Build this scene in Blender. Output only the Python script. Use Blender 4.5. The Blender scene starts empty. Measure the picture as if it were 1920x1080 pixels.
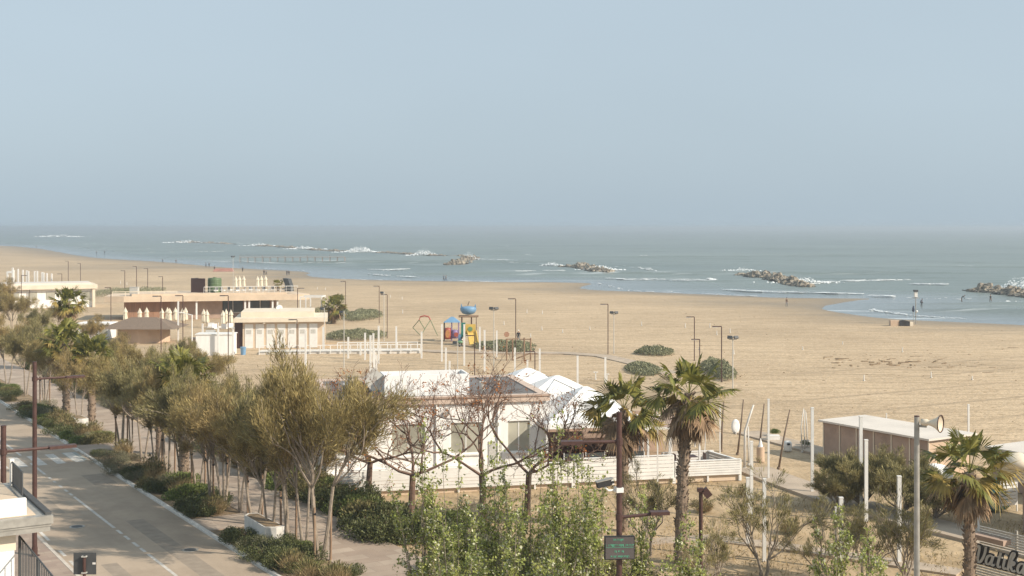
import bpy, bmesh, math, random
import numpy as np
from mathutils import Vector, Matrix
# ---------------------------------------------------------------- camera, sky, sun, exposure
scn = bpy.context.scene
COL = scn.collection
CH = 15.0                 # eye height above the promenade
FPX = 2400.0              # focal length in photo pixels (1920 wide)
cd = bpy.data.cameras.new('camera'); cam = bpy.data.objects.new('camera', cd); COL.objects.link(cam)
cam.location = (0, 0, CH); cam.rotation_euler = (math.radians(90), 0, 0)
cd.sensor_width = 36; cd.lens = 36*FPX/1920; cd.shift_y = -114/1920
cd.clip_start = 0.5; cd.clip_end = 60000
scn.camera = cam
SUN_EL = math.radians(33)
sdir = Vector((0.91, -0.414, 0)).normalized()
sun_vec = Vector((sdir.x*math.cos(SUN_EL), sdir.y*math.cos(SUN_EL), math.sin(SUN_EL)))
world = bpy.data.worlds.new("World"); scn.world = world; world.use_nodes = True
wn = world.node_tree; wn.nodes.clear()
w_out = wn.nodes.new('ShaderNodeOutputWorld'); w_bg = wn.nodes.new('ShaderNodeBackground')
sky = wn.nodes.new('ShaderNodeTexSky'); sky.sky_type = 'NISHITA'; sky.sun_disc = False
sky.sun_elevation = SUN_EL; sky.sun_rotation = math.atan2(sun_vec.x, sun_vec.y)
sky.air_density = 1.0; sky.dust_density = 3.0; sky.ozone_density = 1.6; sky.altitude = 10
hs = wn.nodes.new('ShaderNodeHueSaturation'); hs.inputs['Saturation'].default_value = 0.55
hs.inputs['Value'].default_value = 1.0
mixw = wn.nodes.new('ShaderNodeMixRGB'); mixw.inputs[0].default_value = 0.72
mixw.inputs[2].default_value = (5.5, 6.78, 7.75, 1)      # thin even veil of haze over the clear sky
wn.links.new(sky.outputs[0], hs.inputs['Color']); wn.links.new(hs.outputs[0], mixw.inputs[1])
wtc = wn.nodes.new('ShaderNodeTexCoord'); wmp = wn.nodes.new('ShaderNodeMapping'); wmp.inputs['Scale'].default_value = (1, 1, 2.6)
wno = wn.nodes.new('ShaderNodeTexNoise'); wno.inputs['Scale'].default_value = 2.2; wno.inputs['Detail'].default_value = 3
wmr = wn.nodes.new('ShaderNodeMapRange'); wmr.inputs['To Min'].default_value = .94; wmr.inputs['To Max'].default_value = 1.07
wvm = wn.nodes.new('ShaderNodeVectorMath'); wvm.operation = 'SCALE'
wn.links.new(wtc.outputs['Generated'], wmp.inputs[0]); wn.links.new(wmp.outputs[0], wno.inputs['Vector']); wn.links.new(wno.outputs['Fac'], wmr.inputs['Value'])
wn.links.new(mixw.outputs[0], wvm.inputs[0]); wn.links.new(wmr.outputs[0], wvm.inputs['Scale']); wn.links.new(wvm.outputs[0], w_bg.inputs[0]); wn.links.new(w_bg.outputs[0], w_out.inputs[0])
w_bg.inputs[1].default_value = 0.1
sd = bpy.data.lights.new('sun', 'SUN'); sd.energy = 5.3; sd.angle = math.radians(0.6); sd.color = (1.0, 0.90, 0.76)
sun = bpy.data.objects.new('sun', sd); COL.objects.link(sun)
sun.rotation_euler = sun_vec.to_track_quat('Z', 'Y').to_euler(); sun.location = (60, -20, 60)
vs = scn.view_settings; vs.view_transform = 'Standard'; vs.look = 'None'; vs.gamma = 1; vs.exposure = 0.06
vs.use_curve_mapping = False
scn.cycles.max_bounces = 6; scn.cycles.diffuse_bounces = 3; scn.cycles.glossy_bounces = 2
scn.cycles.transparent_max_bounces = 12; scn.cycles.volume_bounces = 0; scn.cycles.transmission_bounces = 2
scn.cycles.use_denoising = True

# ---------------------------------------------------------------- measuring helpers
def G(px, py, z=0.0):            # ground point seen at photo pixel
    Y = (CH-z)*FPX/(py-426.0); return Vector(((px-960)*Y/FPX, Y, z))
def Zat(py, Y): return CH-(py-426.0)*Y/FPX
def Xat(px, Y): return (px-960)*Y/FPX
RA = math.radians(31.57)          # road frame: s across (towards the sea), t along (away)
N2 = (math.cos(RA), math.sin(RA)); D2 = (-math.sin(RA), math.cos(RA))
def RW(s, t, z=0.0): return Vector((s*N2[0]+t*D2[0], s*N2[1]+t*D2[1], z))
def s_of(p): return p.x*N2[0]+p.y*N2[1]
def t_of(p): return p.x*D2[0]+p.y*D2[1]
def Y_on(px, s): return s/((px-960)/FPX*N2[0]+N2[1])
def T_on(py, s):
    Y = CH*FPX/(py-426.0); X = (s-N2[1]*Y)/N2[0]; return X*D2[0]+Y*D2[1]

# ---------------------------------------------------------------- mesh helpers
class MB:
    def __init__(s): s.v = []; s.f = []; s.m = []
    def add(s, vs_, fs, mi=0):
        b = len(s.v); s.v += [tuple(v) for v in vs_]
        for f in fs: s.f.append(tuple(b+i for i in f)); s.m.append(mi)
        return s
    def box(s, x0, x1, y0, y1, z0, z1, mi=0, M=None):
        vs_ = [Vector((x, y, z)) for z in (z0, z1) for y in (y0, y1) for x in (x0, x1)]
        if M is not None: vs_ = [M @ v for v in vs_]
        return s.add(vs_, [(0,2,3,1),(4,5,7,6),(0,1,5,4),(2,6,7,3),(0,4,6,2),(1,3,7,5)], mi)
    def tube(s, pts, r, n=8, mi=0, cap=True):
        pts = [Vector(p) for p in pts]
        if not isinstance(r, (list, tuple)): r = [r]*len(pts)
        rings = []; up = Vector((0.31, 0.17, 0.93))
        for i, p in enumerate(pts):
            d = (pts[min(i+1, len(pts)-1)]-pts[max(i-1, 0)])
            if d.length < 1e-9: d = Vector((0, 0, 1))
            d.normalize()
            a = d.cross(up if abs(d.dot(up)) < .95 else Vector((1, 0, 0))).normalized(); b = d.cross(a)
            rings.append([p+(a*math.cos(2*math.pi*k/n)+b*math.sin(2*math.pi*k/n))*r[i] for k in range(n)])
        vs_ = [v for q in rings for v in q]; fs = []
        for i in range(len(pts)-1):
            for k in range(n):
                fs.append((i*n+k, i*n+(k+1) % n, (i+1)*n+(k+1) % n, (i+1)*n+k))
        if cap: fs.append(tuple(range(n))[::-1]); fs.append(tuple((len(pts)-1)*n+k for k in range(n)))
        return s.add(vs_, fs, mi)
    def lathe(s, prof, n=16, mi=0, M=None, sx=1, sy=1, wob=None):
        vs_ = []
        for j, (r, z) in enumerate(prof):
            for k in range(n):
                a = 2*math.pi*k/n; rr = r*(wob(k, j) if wob else 1)
                vs_.append(Vector((rr*math.cos(a)*sx, rr*math.sin(a)*sy, z)))
        if M is not None: vs_ = [M @ v for v in vs_]
        fs = [(j*n+k, j*n+(k+1) % n, (j+1)*n+(k+1) % n, (j+1)*n+k) for j in range(len(prof)-1) for k in range(n)]
        fs.append(tuple(range(n))[::-1]); fs.append(tuple((len(prof)-1)*n+k for k in range(n)))
        return s.add(vs_, fs, mi)
    def prism(s, poly, z0, z1, mi=0, M=None):
        n = len(poly); vs_ = [Vector((x, y, z0)) for x, y in poly]+[Vector((x, y, z1)) for x, y in poly]
        if M is not None: vs_ = [M @ v for v in vs_]
        fs = [tuple(range(n))[::-1], tuple(range(n, 2*n))]+[(k, (k+1) % n, n+(k+1) % n, n+k) for k in range(n)]
        return s.add(vs_, fs, mi)
    def build(s, name, mats, parent=None, smooth=False):
        me = bpy.data.meshes.new(name); me.from_pydata(s.v, [], s.f)
        if not isinstance(mats, (list, tuple)): mats = [mats]
        for m in mats: me.materials.append(m)
        if len(mats) > 1: me.polygons.foreach_set('material_index', s.m)
        if smooth: me.polygons.foreach_set('use_smooth', [True]*len(me.polygons))
        me.update(); o = bpy.data.objects.new(name, me); COL.objects.link(o)
        if parent is not None: o.parent = parent
        return o
def T(x=0, y=0, z=0): return Matrix.Translation((x, y, z))
def R(a, ax='Z'): return Matrix.Rotation(a, 4, ax)

def tag(o, label=None, cat=None, group=None, kind=None):
    if label: o['label'] = label
    if cat: o['category'] = cat
    if group: o['group'] = group
    if kind: o['kind'] = kind
    return o
def thing(name, loc, label, cat, rz=0, group=None):
    o = bpy.data.objects.new(name, None); COL.objects.link(o); o.empty_display_size = .2
    o.location = loc; o.rotation_euler = (0, 0, rz); return tag(o, label, cat, group)
KIDS = {}
def dup(root, loc, rz=0, label=None, group=None, scale=None):
    r = root.copy(); COL.objects.link(r); r.location = loc; r.rotation_euler = (0, 0, rz)
    if label: r['label'] = label
    if group: r['group'] = group
    if scale is not None: r.scale = scale if isinstance(scale, (tuple, list)) else (scale,)*3
    for ch in root.children:
        c = ch.copy(); COL.objects.link(c); c.parent = r
        for g in ch.children:
            d = g.copy(); COL.objects.link(d); d.parent = c
    return r
class First:                       # builds the first of a kind, then copies it
    def __init__(s, fn): s.fn = fn; s.o = None
    def __call__(s, loc, label, rz=0, scale=None, group=None):
        if s.o is None:
            s.o = s.fn(); o = s.o; o.location = loc; o.rotation_euler = (0, 0, rz)
            o['label'] = label
            if group: o['group'] = group
            if scale is not None: o.scale = scale if isinstance(scale, (tuple, list)) else (scale,)*3
            return o
        return dup(s.o, loc, rz, label, group, scale if scale is not None else (1, 1, 1))
ORD = ['first','second','third','fourth','fifth','sixth','seventh','eighth','ninth','tenth','eleventh','twelfth',
 'thirteenth','fourteenth','fifteenth','sixteenth','seventeenth','eighteenth','nineteenth','twentieth']
ORD += ['twenty-'+o for o in ORD[:9]]+['thirtieth']+['thirty-'+o for o in ORD[:9]]+['fortieth']+['forty-'+o for o in ORD[:9]]+['fiftieth']+['fifty-'+o for o in ORD[:9]]

# ---------------------------------------------------------------- materials
def mat(name, col, rough=.8, var=.12, scale=3.0, bump=0.0, bscale=20, metal=0, island=0.0, col2=None, transl=0.0, spec=.4, stretch=None, coord='Object'):
    m = bpy.data.materials.new(name); m.use_nodes = True; nt = m.node_tree; N = nt.nodes; L = nt.links
    b = N['Principled BSDF']; b.inputs['Roughness'].default_value = rough; b.inputs['Metallic'].default_value = metal
    b.inputs['Specular IOR Level'].default_value = spec
    tc = N.new('ShaderNodeTexCoord'); mp = N.new('ShaderNodeMapping'); L.new(tc.outputs[coord], mp.inputs[0])
    if stretch: mp.inputs['Scale'].default_value = stretch
    no = N.new('ShaderNodeTexNoise'); no.inputs['Scale'].default_value = scale; no.inputs['Detail'].default_value = 5
    L.new(mp.outputs[0], no.inputs['Vector'])
    c2 = col2 if col2 else tuple(max(0, c*(1-2.2*var)) for c in col)
    c1 = col if col2 else tuple(min(1, c*(1+var*.8)) for c in col)
    rmp = N.new('ShaderNodeValToRGB'); rmp.color_ramp.elements[0].position = .3; rmp.color_ramp.elements[1].position = .7
    rmp.color_ramp.elements[0].color = (*c2, 1); rmp.color_ramp.elements[1].color = (*c1, 1)
    L.new(no.outputs['Fac'], rmp.inputs[0]); out = rmp.outputs[0]
    if island:
        ge = N.new('ShaderNodeNewGeometry'); mr = N.new('ShaderNodeMapRange')
        mr.inputs['To Min'].default_value = 1-island; mr.inputs['To Max'].default_value = 1+island
        L.new(ge.outputs['Random Per Island'], mr.inputs['Value'])
        mx = N.new('ShaderNodeVectorMath'); mx.operation = 'SCALE'
        L.new(out, mx.inputs[0]); L.new(mr.outputs[0], mx.inputs['Scale']); out = mx.outputs[0]
    L.new(out, b.inputs['Base Color'])
    if bump:
        bn = N.new('ShaderNodeTexNoise'); bn.inputs['Scale'].default_value = bscale; bn.inputs['Detail'].default_value = 6
        L.new(mp.outputs[0], bn.inputs['Vector'])
        bu = N.new('ShaderNodeBump'); bu.inputs['Strength'].default_value = bump; bu.inputs['Distance'].default_value = .05
        L.new(bn.outputs['Fac'], bu.inputs['Height']); L.new(bu.outputs[0], b.inputs['Normal'])
    if transl:
        tr = N.new('ShaderNodeBsdfTranslucent'); ms = N.new('ShaderNodeMixShader'); ms.inputs[0].default_value = transl
        L.new(out, tr.inputs[0]); L.new(b.outputs[0], ms.inputs[1]); L.new(tr.outputs[0], ms.inputs[2])
        L.new(ms.outputs[0], N['Material Output'].inputs['Surface'])
    return m
M_ = {}
def mk(k, *a, **kw): M_[k] = mat(k, *a, **kw); return M_[k]
mk('white_paint', (.78, .76, .72), .55, .05, 2.0, bump=.1)
mk('white_wall', (.88, .855, .815), .8, .045, 1.6, bump=.15, bscale=12, stretch=(1.5, 1.5, .18))
mk('white_canvas', (.82, .81, .79), .8, .03, 1.5)
mk('cream', (.66, .52, .38), .8, .06, .7)
mk('cream_light', (.74, .64, .50), .8, .05, .7)
mk('cream_fabric', (.72, .64, .50), .9, .06, 3)
mk('brown_metal', (.095, .050, .042), .5, .12, 6, metal=.2)
mk('grey_metal', (.38, .36, .32), .5, .10, 6, metal=.3)
mk('pale_metal', (.60, .58, .53), .5, .08, 5, metal=.2)
mk('dark', (.03, .028, .028), .6, .1, 3)
mk('dark_grey', (.075, .078, .08), .6, .1, 3)
mk('glass', (.055, .065, .065), .12, .2, .6, spec=.8)
mk('glass_green', (.44, .42, .34), .25, .15, .8, spec=.7)
mk('wood', (.34, .19, .115), .7, .18, 1.2, stretch=(5, 5, .3), bump=.2)
mk('wood_light', (.42, .30, .19), .8, .15, 2, stretch=(4, 4, .4))
mk('driftwood', (.23, .17, .125), .9, .2, 4, stretch=(3, 3, .5), bump=.4)
mk('bleached', (.66, .63, .58), .8, .08, 4)
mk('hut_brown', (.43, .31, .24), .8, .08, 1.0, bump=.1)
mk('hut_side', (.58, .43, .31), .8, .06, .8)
mk('hut_roof', (.70, .63, .55), .55, .06, .5)
mk('roof_grey', (.175, .165, .16), .85, .12, .6, bump=.3)
mk('coping', (.60, .47, .38), .8, .10, 1.2)
mk('terracotta', (.42, .24, .16), .8, .1, 3)
mk('planter', (.70, .66, .60), .85, .08, 2, bump=.2)
mk('stone_planter', (.60, .53, .45), .85, .12, 2, bump=.3)
mk('rock', (.37, .315, .24), .85, .2, .9, col2=(.15, .125, .095), bump=.8, bscale=3, island=.3)
mk('rock_wet', (.065, .055, .04), .5, .2, .9, bump=.8, bscale=3, island=.3)
mk('foam', (.86, .88, .88), .7, .03, 2)
mk('bark', (.19, .135, .10), .95, .2, 8, stretch=(1, 1, .3), bump=.6)
mk('bark_pale', (.33, .27, .21), .95, .15, 6, bump=.4)
mk('branch', (.20,.125,.09), .95, .2, 5)
mk('stake', (.30, .20, .13), .9, .15, 4, stretch=(2, 2, .4))
mk('tamarisk', (.43, .335, .14), .8, .1, 1.1, island=.42, col2=(.19, .155, .062), transl=.18)
mk('tamarisk_b', (.38, .325, .145), .8, .1, 1.1, island=.42, col2=(.165, .148, .065), transl=.18)
mk('tamarisk_c', (.46, .34, .15), .8, .1, 1.1, island=.42, col2=(.21, .165, .07), transl=.18)
mk('poplar', (.36, .365, .10), .6, .1, 2.0, island=.45, col2=(.23, .28, .07), transl=.30)
mk('poplar_pale', (.62, .60, .42), .7, .1, 3, island=.25, transl=.25)
mk('leaf_orange', (.42, .165, .05), .8, .2, 3, island=.4, transl=.25)
mk('palm_green', (.115, .13, .03), .5, .1, 2.5, island=.4, col2=(.27, .24, .055), transl=.25)  # darker tone puts the shadow on the fronds into the leaf colour
mk('palm_olive', (.38, .28, .08), .6, .1, 2.5, island=.3, transl=.25)
mk('palm_dead', (.30, .20, .12), .9, .15, 3, island=.45)
mk('palm_trunk', (.27, .20, .145), .95, .2, 5, bump=.8, bscale=12, island=.35)
mk('shrub_dark', (.085, .10, .036), .6, .1, 2.0, island=.5, col2=(.12, .125, .045), transl=.15)
mk('shrub_green', (.16, .21, .05), .6, .1, 2.0, island=.45, col2=(.17, .19, .06), transl=.2)
mk('shrub_grey', (.23, .215, .13), .8, .1, 2.0, island=.4, transl=.15)
mk('shrub_olive', (.22, .19, .08), .8, .1, 2.0, island=.45, transl=.2)
mk('grass_tan', (.42, .32, .17), .85, .1, 2.0, island=.4, transl=.25)
mk('dune_plant', (.24, .24, .14), .8, .1, .5, island=.45, transl=.1)
mk('teal', (.035, .20, .165), .4, .1, 2)
mk('blue_pl', (.17, .31, .47), .5, .08, 2)
mk('red_pl', (.40, .10, .07), .5, .08, 2)
mk('orange_pl', (.58,.27,.10), .5, .08, 2)
mk('yellow_pl', (.68, .47, .12), .5, .08, 2)
mk('purple_pl', (.25,.18,.33), .5, .08, 2)
mk('green_pl', (.16,.30,.17), .5, .08, 2)
mk('tank_green', (.12, .175, .085), .6, .12, 1.5)
mk('pink', (.52, .27, .22), .7, .1, 1)
mk('skin', (.42, .26, .18), .6, .05, 3)
mk('hair', (.05, .035, .025), .7, .1, 5)
for k, c in dict(navy=(.04, .05, .09), black=(.025, .025, .028), grey=(.20, .20, .20), white=(.75, .75, .73), red=(.30, .06, .05), blue=(.10, .14, .28), brown=(.14, .09, .06)).items():
    mk('cloth_'+k, c, .9, .1, 6)
mk('led_panel', (.115, .10, .095), .4, .1, 2)
mk('led_green', (.10, .30, .19), .5, .1, 8)
mk('letter_grey', (.56, .55, .52), .5, .06, 5)
# ================================================================ SETTING: sand, sea, road, promenade, haze
rng = np.random.default_rng(7)
shore_px = [(-400,452),(-150,455),(0,460),(60,464),(110,472),(150,480),(210,486),(300,490),(390,499),(450,503),(530,507),(588,510),(572,516),(600,521),(700,525),
 (835,527),(960,529),(1040,529),(1120,531),(1096,537),(1088,541),(1110,544),(1200,547),(1300,551),(1400,555),(1440,558),(1560,559),(1650,560),
 (1600,564),(1556,571),(1540,577),(1556,583),(1600,590),(1650,596),(1750,602),(1850,606),(1920,609),(2080,618),(2400,640)]
SEA_Z = -0.25
def _sh(px, py): p = G(px, py, SEA_Z); return (p.x, p.y)
shore = [_sh(*p) for p in shore_px]
shore = [(-3200, 6000), (-1400, 2600)]+shore+[(1500, 380)]
# rounded polyline (Chaikin)
for _ in range(2):
    q = [shore[0]]
    for a, b in zip(shore[:-1], shore[1:]):
        q += [(a[0]*.75+b[0]*.25, a[1]*.75+b[1]*.25), (a[0]*.25+b[0]*.75, a[1]*.25+b[1]*.75)]
    q.append(shore[-1]); shore = q
S = np.array(shore)
def shore_dist(P):                # signed: + on land, - in the sea.  P (n,2)
    best = np.full(len(P), 1e9)
    for a, b in zip(S[:-1], S[1:]):
        ab = b-a; tt = np.clip(((P-a) @ ab)/(ab @ ab), 0, 1); q = a+tt[:, None]*ab
        best = np.minimum(best, np.hypot(*(P-q).T))
    # inside test: polygon shore + far corner on the sea side
    poly = np.vstack([S, [[4000, 300], [9000, 12000], [-3200, 12000]]])
    ins = np.zeros(len(P), bool); x, y = P.T
    for (x1, y1), (x2, y2) in zip(poly, np.roll(poly, -1, 0)):
        c = ((y1 > y) != (y2 > y)); xi = (x2-x1)*(y-y1)/((y2-y1) if y2 != y1 else 1e-9)+x1
        ins ^= (c & (x < xi))
    return np.where(ins, -best, best)
def vnoise(x, y, seed=0):          # cheap smooth value noise
    xi = np.floor(x).astype(int); yi = np.floor(y).astype(int); fx = x-xi; fy = y-yi
    fx = fx*fx*(3-2*fx); fy = fy*fy*(3-2*fy)
    def h(a, b):
        n = (a*374761393+b*668265263+seed*974711) & 0x7fffffff
        n = ((n ^ (n >> 13))*1274126177) & 0x7fffffff
        return ((n ^ (n >> 16)) & 0xffff)/65535.0
    return (h(xi, yi)*(1-fx)+h(xi+1, yi)*fx)*(1-fy)+(h(xi, yi+1)*(1-fx)+h(xi+1, yi+1)*fx)*fy
def fbm(x, y, o=4, seed=0):
    v = 0; a = .5
    for i in range(o): v = v+a*vnoise(x*2**i, y*2**i, seed+i); a *= .5
    return v
def grid_mesh(name, X, Y, Z, m, attrs=None):
    r, c = X.shape; me = bpy.data.meshes.new(name)
    idx = np.arange(r*c).reshape(r, c)
    F = np.stack([idx[:-1, :-1], idx[:-1, 1:], idx[1:, 1:], idx[1:, :-1]], -1).reshape(-1, 4)
    me.vertices.add(r*c); me.vertices.foreach_set('co', np.stack([X, Y, Z], -1).ravel().astype(np.float32))
    me.loops.add(F.size); me.loops.foreach_set('vertex_index', F.ravel().astype(np.int32))
    me.polygons.add(len(F)); me.polygons.foreach_set('loop_start', (np.arange(len(F))*4).astype(np.int32))
    me.polygons.foreach_set('use_smooth', np.ones(len(F), bool))
    for k, a in (attrs or {}).items():
        at = me.attributes.new(k, 'FLOAT', 'POINT'); at.data.foreach_set('value', a.ravel().astype(np.float32))
    me.update(calc_edges=True); me.validate(); me.materials.append(m)
    o = bpy.data.objects.new(name, me); COL.objects.link(o); return o

def sand_material():
    m = bpy.data.materials.new('sand'); m.use_nodes = True; nt = m.node_tree; N = nt.nodes; L = nt.links; b = N['Principled BSDF']
    tc = N.new('ShaderNodeTexCoord')
    def noise(scale, vec=None, det=5, dist=0):
        n = N.new('ShaderNodeTexNoise'); n.inputs['Scale'].default_value = scale; n.inputs['Detail'].default_value = det; n.inputs['Distortion'].default_value = dist
        L.new(vec if vec else tc.outputs['Object'], n.inputs['Vector']); return n.outputs['Fac']
    def mapping(sc, rz=0):
        mp = N.new('ShaderNodeMapping'); mp.inputs['Scale'].default_value = sc; mp.inputs['Rotation'].default_value = (0, 0, rz)
        L.new(tc.outputs['Object'], mp.inputs[0]); return mp.outputs[0]
    def ramp(f, p0, c0, p1, c1):
        r = N.new('ShaderNodeValToRGB'); e = r.color_ramp.elements; e[0].position = p0; e[1].position = p1; e[0].color = (*c0, 1); e[1].color = (*c1, 1)
        L.new(f, r.inputs[0]); return r.outputs[0]
    def mix(f, a, c, mode='MIX'):
        x = N.new('ShaderNodeMixRGB'); x.blend_type = mode
        if isinstance(f, float): x.inputs[0].default_value = f
        else: L.new(f, x.inputs[0])
        for i, q in ((1, a), (2, c)):
            if isinstance(q, tuple): x.inputs[i].default_value = (*q, 1)
            else: L.new(q, x.inputs[i])
        return x.outputs[0]
    base = ramp(noise(.035), .35, (.50, .38, .25), .65, (.60, .46, .305))
    tracks = noise(.9, mapping((.06, 1.0, 1), 0.12), 4, .4)
    base = mix(.28, base, ramp(tracks, .38, (.74, .72, .70), .60, (1.05, 1.05, 1.05)), 'MULTIPLY')
    tracks2 = noise(1.5, mapping((.07, .9, 1), -.42), 4, 1.4)
    base = mix(.45, base, ramp(tracks2, .42, (.72, .70, .66), .55, (1.04, 1.04, 1.04)), 'MULTIPLY')
    spots = noise(1.3, mapping((.45, 1, 1), .1), 6)
    base = mix(.6, base, ramp(spots, .30, (.55, .50, .44), .44, (1, 1, 1)), 'MULTIPLY')
    fine = noise(6.0, None, 4)
    base = mix(.8, base, ramp(fine, .36, (.72, .70, .66), .52, (1.04, 1.04, 1.04)), 'MULTIPLY')
    base = mix(.6, base, ramp(noise(1.9, mapping((.7, 1, 1), .6), 5, 1.2), .34, (.70, .67, .62), .46, (1.03, 1.03, 1.03)), 'MULTIPLY')
    def tyre(rz, sc, dist, lo, hi):
        mp = N.new('ShaderNodeMapping'); mp.inputs['Rotation'].default_value = (0, 0, rz); L.new(tc.outputs['Object'], mp.inputs[0])
        w = N.new('ShaderNodeTexWave'); w.inputs['Scale'].default_value = sc; w.inputs['Distortion'].default_value = dist; w.inputs['Detail'].default_value = 2; w.inputs['Detail Scale'].default_value = .06
        w.wave_type = 'BANDS'; w.bands_direction = 'Y'; L.new(mp.outputs[0], w.inputs['Vector'])
        r = N.new('ShaderNodeValToRGB'); e = r.color_ramp.elements; e[0].position = lo; e[1].position = hi; e[0].color = (0, 0, 0, 1); e[1].color = (1, 1, 1, 1); L.new(w.outputs['Fac'], r.inputs[0])
        q = N.new('ShaderNodeMath'); q.operation = 'MULTIPLY'; L.new(r.outputs[0], q.inputs[0]); L.new(ramp(noise(.05, mapping((.4, 1, 1), rz), 4), .46, (0, 0, 0), .60, (1, 1, 1)), q.inputs[1]); return q.outputs[0]
    base = mix(tyre(.22, .055, 9, .965, .995), base, (.36, .27, .175)); base = mix(tyre(-.5, .04, 14, .97, .995), base, (.38, .285, .185)); base = mix(tyre(.05, .09, 7, .97, .995), base, (.40, .30, .195))
    dr = N.new('ShaderNodeAttribute'); dr.attribute_name = 'dune'
    base = mix(dr.outputs['Fac'], base, ramp(noise(.5), .35, (.35, .255, .15), .65, (.49, .365, .225)))
    wt = N.new('ShaderNodeAttribute'); wt.attribute_name = 'wet'
    base = mix(wt.outputs['Fac'], base, (.235, .185, .125))
    L.new(base, b.inputs['Base Color'])
    mr = N.new('ShaderNodeMapRange'); mr.inputs['To Min'].default_value = .95; mr.inputs['To Max'].default_value = .45; L.new(wt.outputs['Fac'], mr.inputs['Value'])
    L.new(mr.outputs[0], b.inputs['Roughness']); b.inputs['Specular IOR Level'].default_value = .25
    bu = N.new('ShaderNodeBump'); bu.inputs['Strength'].default_value = .8; bu.inputs['Distance'].default_value = .25
    h = mix(.35, noise(1.9, None, 7, .5), tracks); L.new(h, bu.inputs['Height']); L.new(bu.outputs[0], b.inputs['Normal'])
    return m
# beach sheet
Yr = np.concatenate([np.linspace(-60, 40, 12)[:-1], 40*(6000/40)**np.linspace(0, 1, 520)])
Tc = np.linspace(-1.0, 1.0, 420)
YY = np.repeat(Yr[:, None], len(Tc), 1); XX = Tc[None, :]*(np.abs(YY)*1.0+90)*.75
P = np.stack([XX.ravel(), YY.ravel()], 1); dist = shore_dist(P).reshape(XX.shape)
jit = (fbm(XX/9, YY/9, 3, 3)-.45)*2.0
dd = dist+jit*np.clip(np.abs(YY)/250, .3, 3)
zz = np.clip(dd, -60, 14)/14*0.25-.25
zz = np.where(dd < 0, dd*.03-.25, zz)
soft = np.clip((dist-12)/20, 0, 1)
ss = XX*N2[0]+YY*N2[1]
offroad = np.clip((ss-30)/6, 0, 1)
zz = zz+soft*offroad*((fbm(XX/14, YY/14, 4, 11)-.5)*.28)
zz = zz-np.where(ss < 30, .06, 0)
wet = np.clip(1-(dist+ (fbm(XX/25, YY/10, 4, 5)-.5)*26)/(14+YY*.03), 0, 1)*.85
wet = np.maximum(wet, np.clip(1-dist/ (3+YY*.008), 0, 1))
for (cx_, cy_, rx_, ry_, aa) in ((1420, 567, 26, 20, .75), (1130, 537, 22, 22, .8), (760, 531, 70, 22, .5), (1660, 606, 16, 7, .6), (320, 500, 60, 60, .6), (560, 520, 30, 25, .6), (1900, 618, 30, 5, .5)):
    c_ = G(cx_, cy_); q_ = np.hypot((XX-c_.x)/rx_, (YY-c_.y)/ry_); wet = np.maximum(wet, np.clip(1.15-q_, 0, 1)*aa*np.clip((fbm(XX/30, YY/5.5, 4, 88)-.12)*3, 0, 1))
dune = np.clip(1-(ss-55+(fbm(XX/12, YY/12, 3, 21)-.5)*22)/16, 0, 1)*np.clip((95-YY)/20, 0, 1)
sand = grid_mesh('sand_beach', XX, YY, zz, sand_material(), {'wet': wet, 'dune': dune}); tag(sand, 'wide beige sand beach running down to the sea', 'beach', kind='structure')

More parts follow.
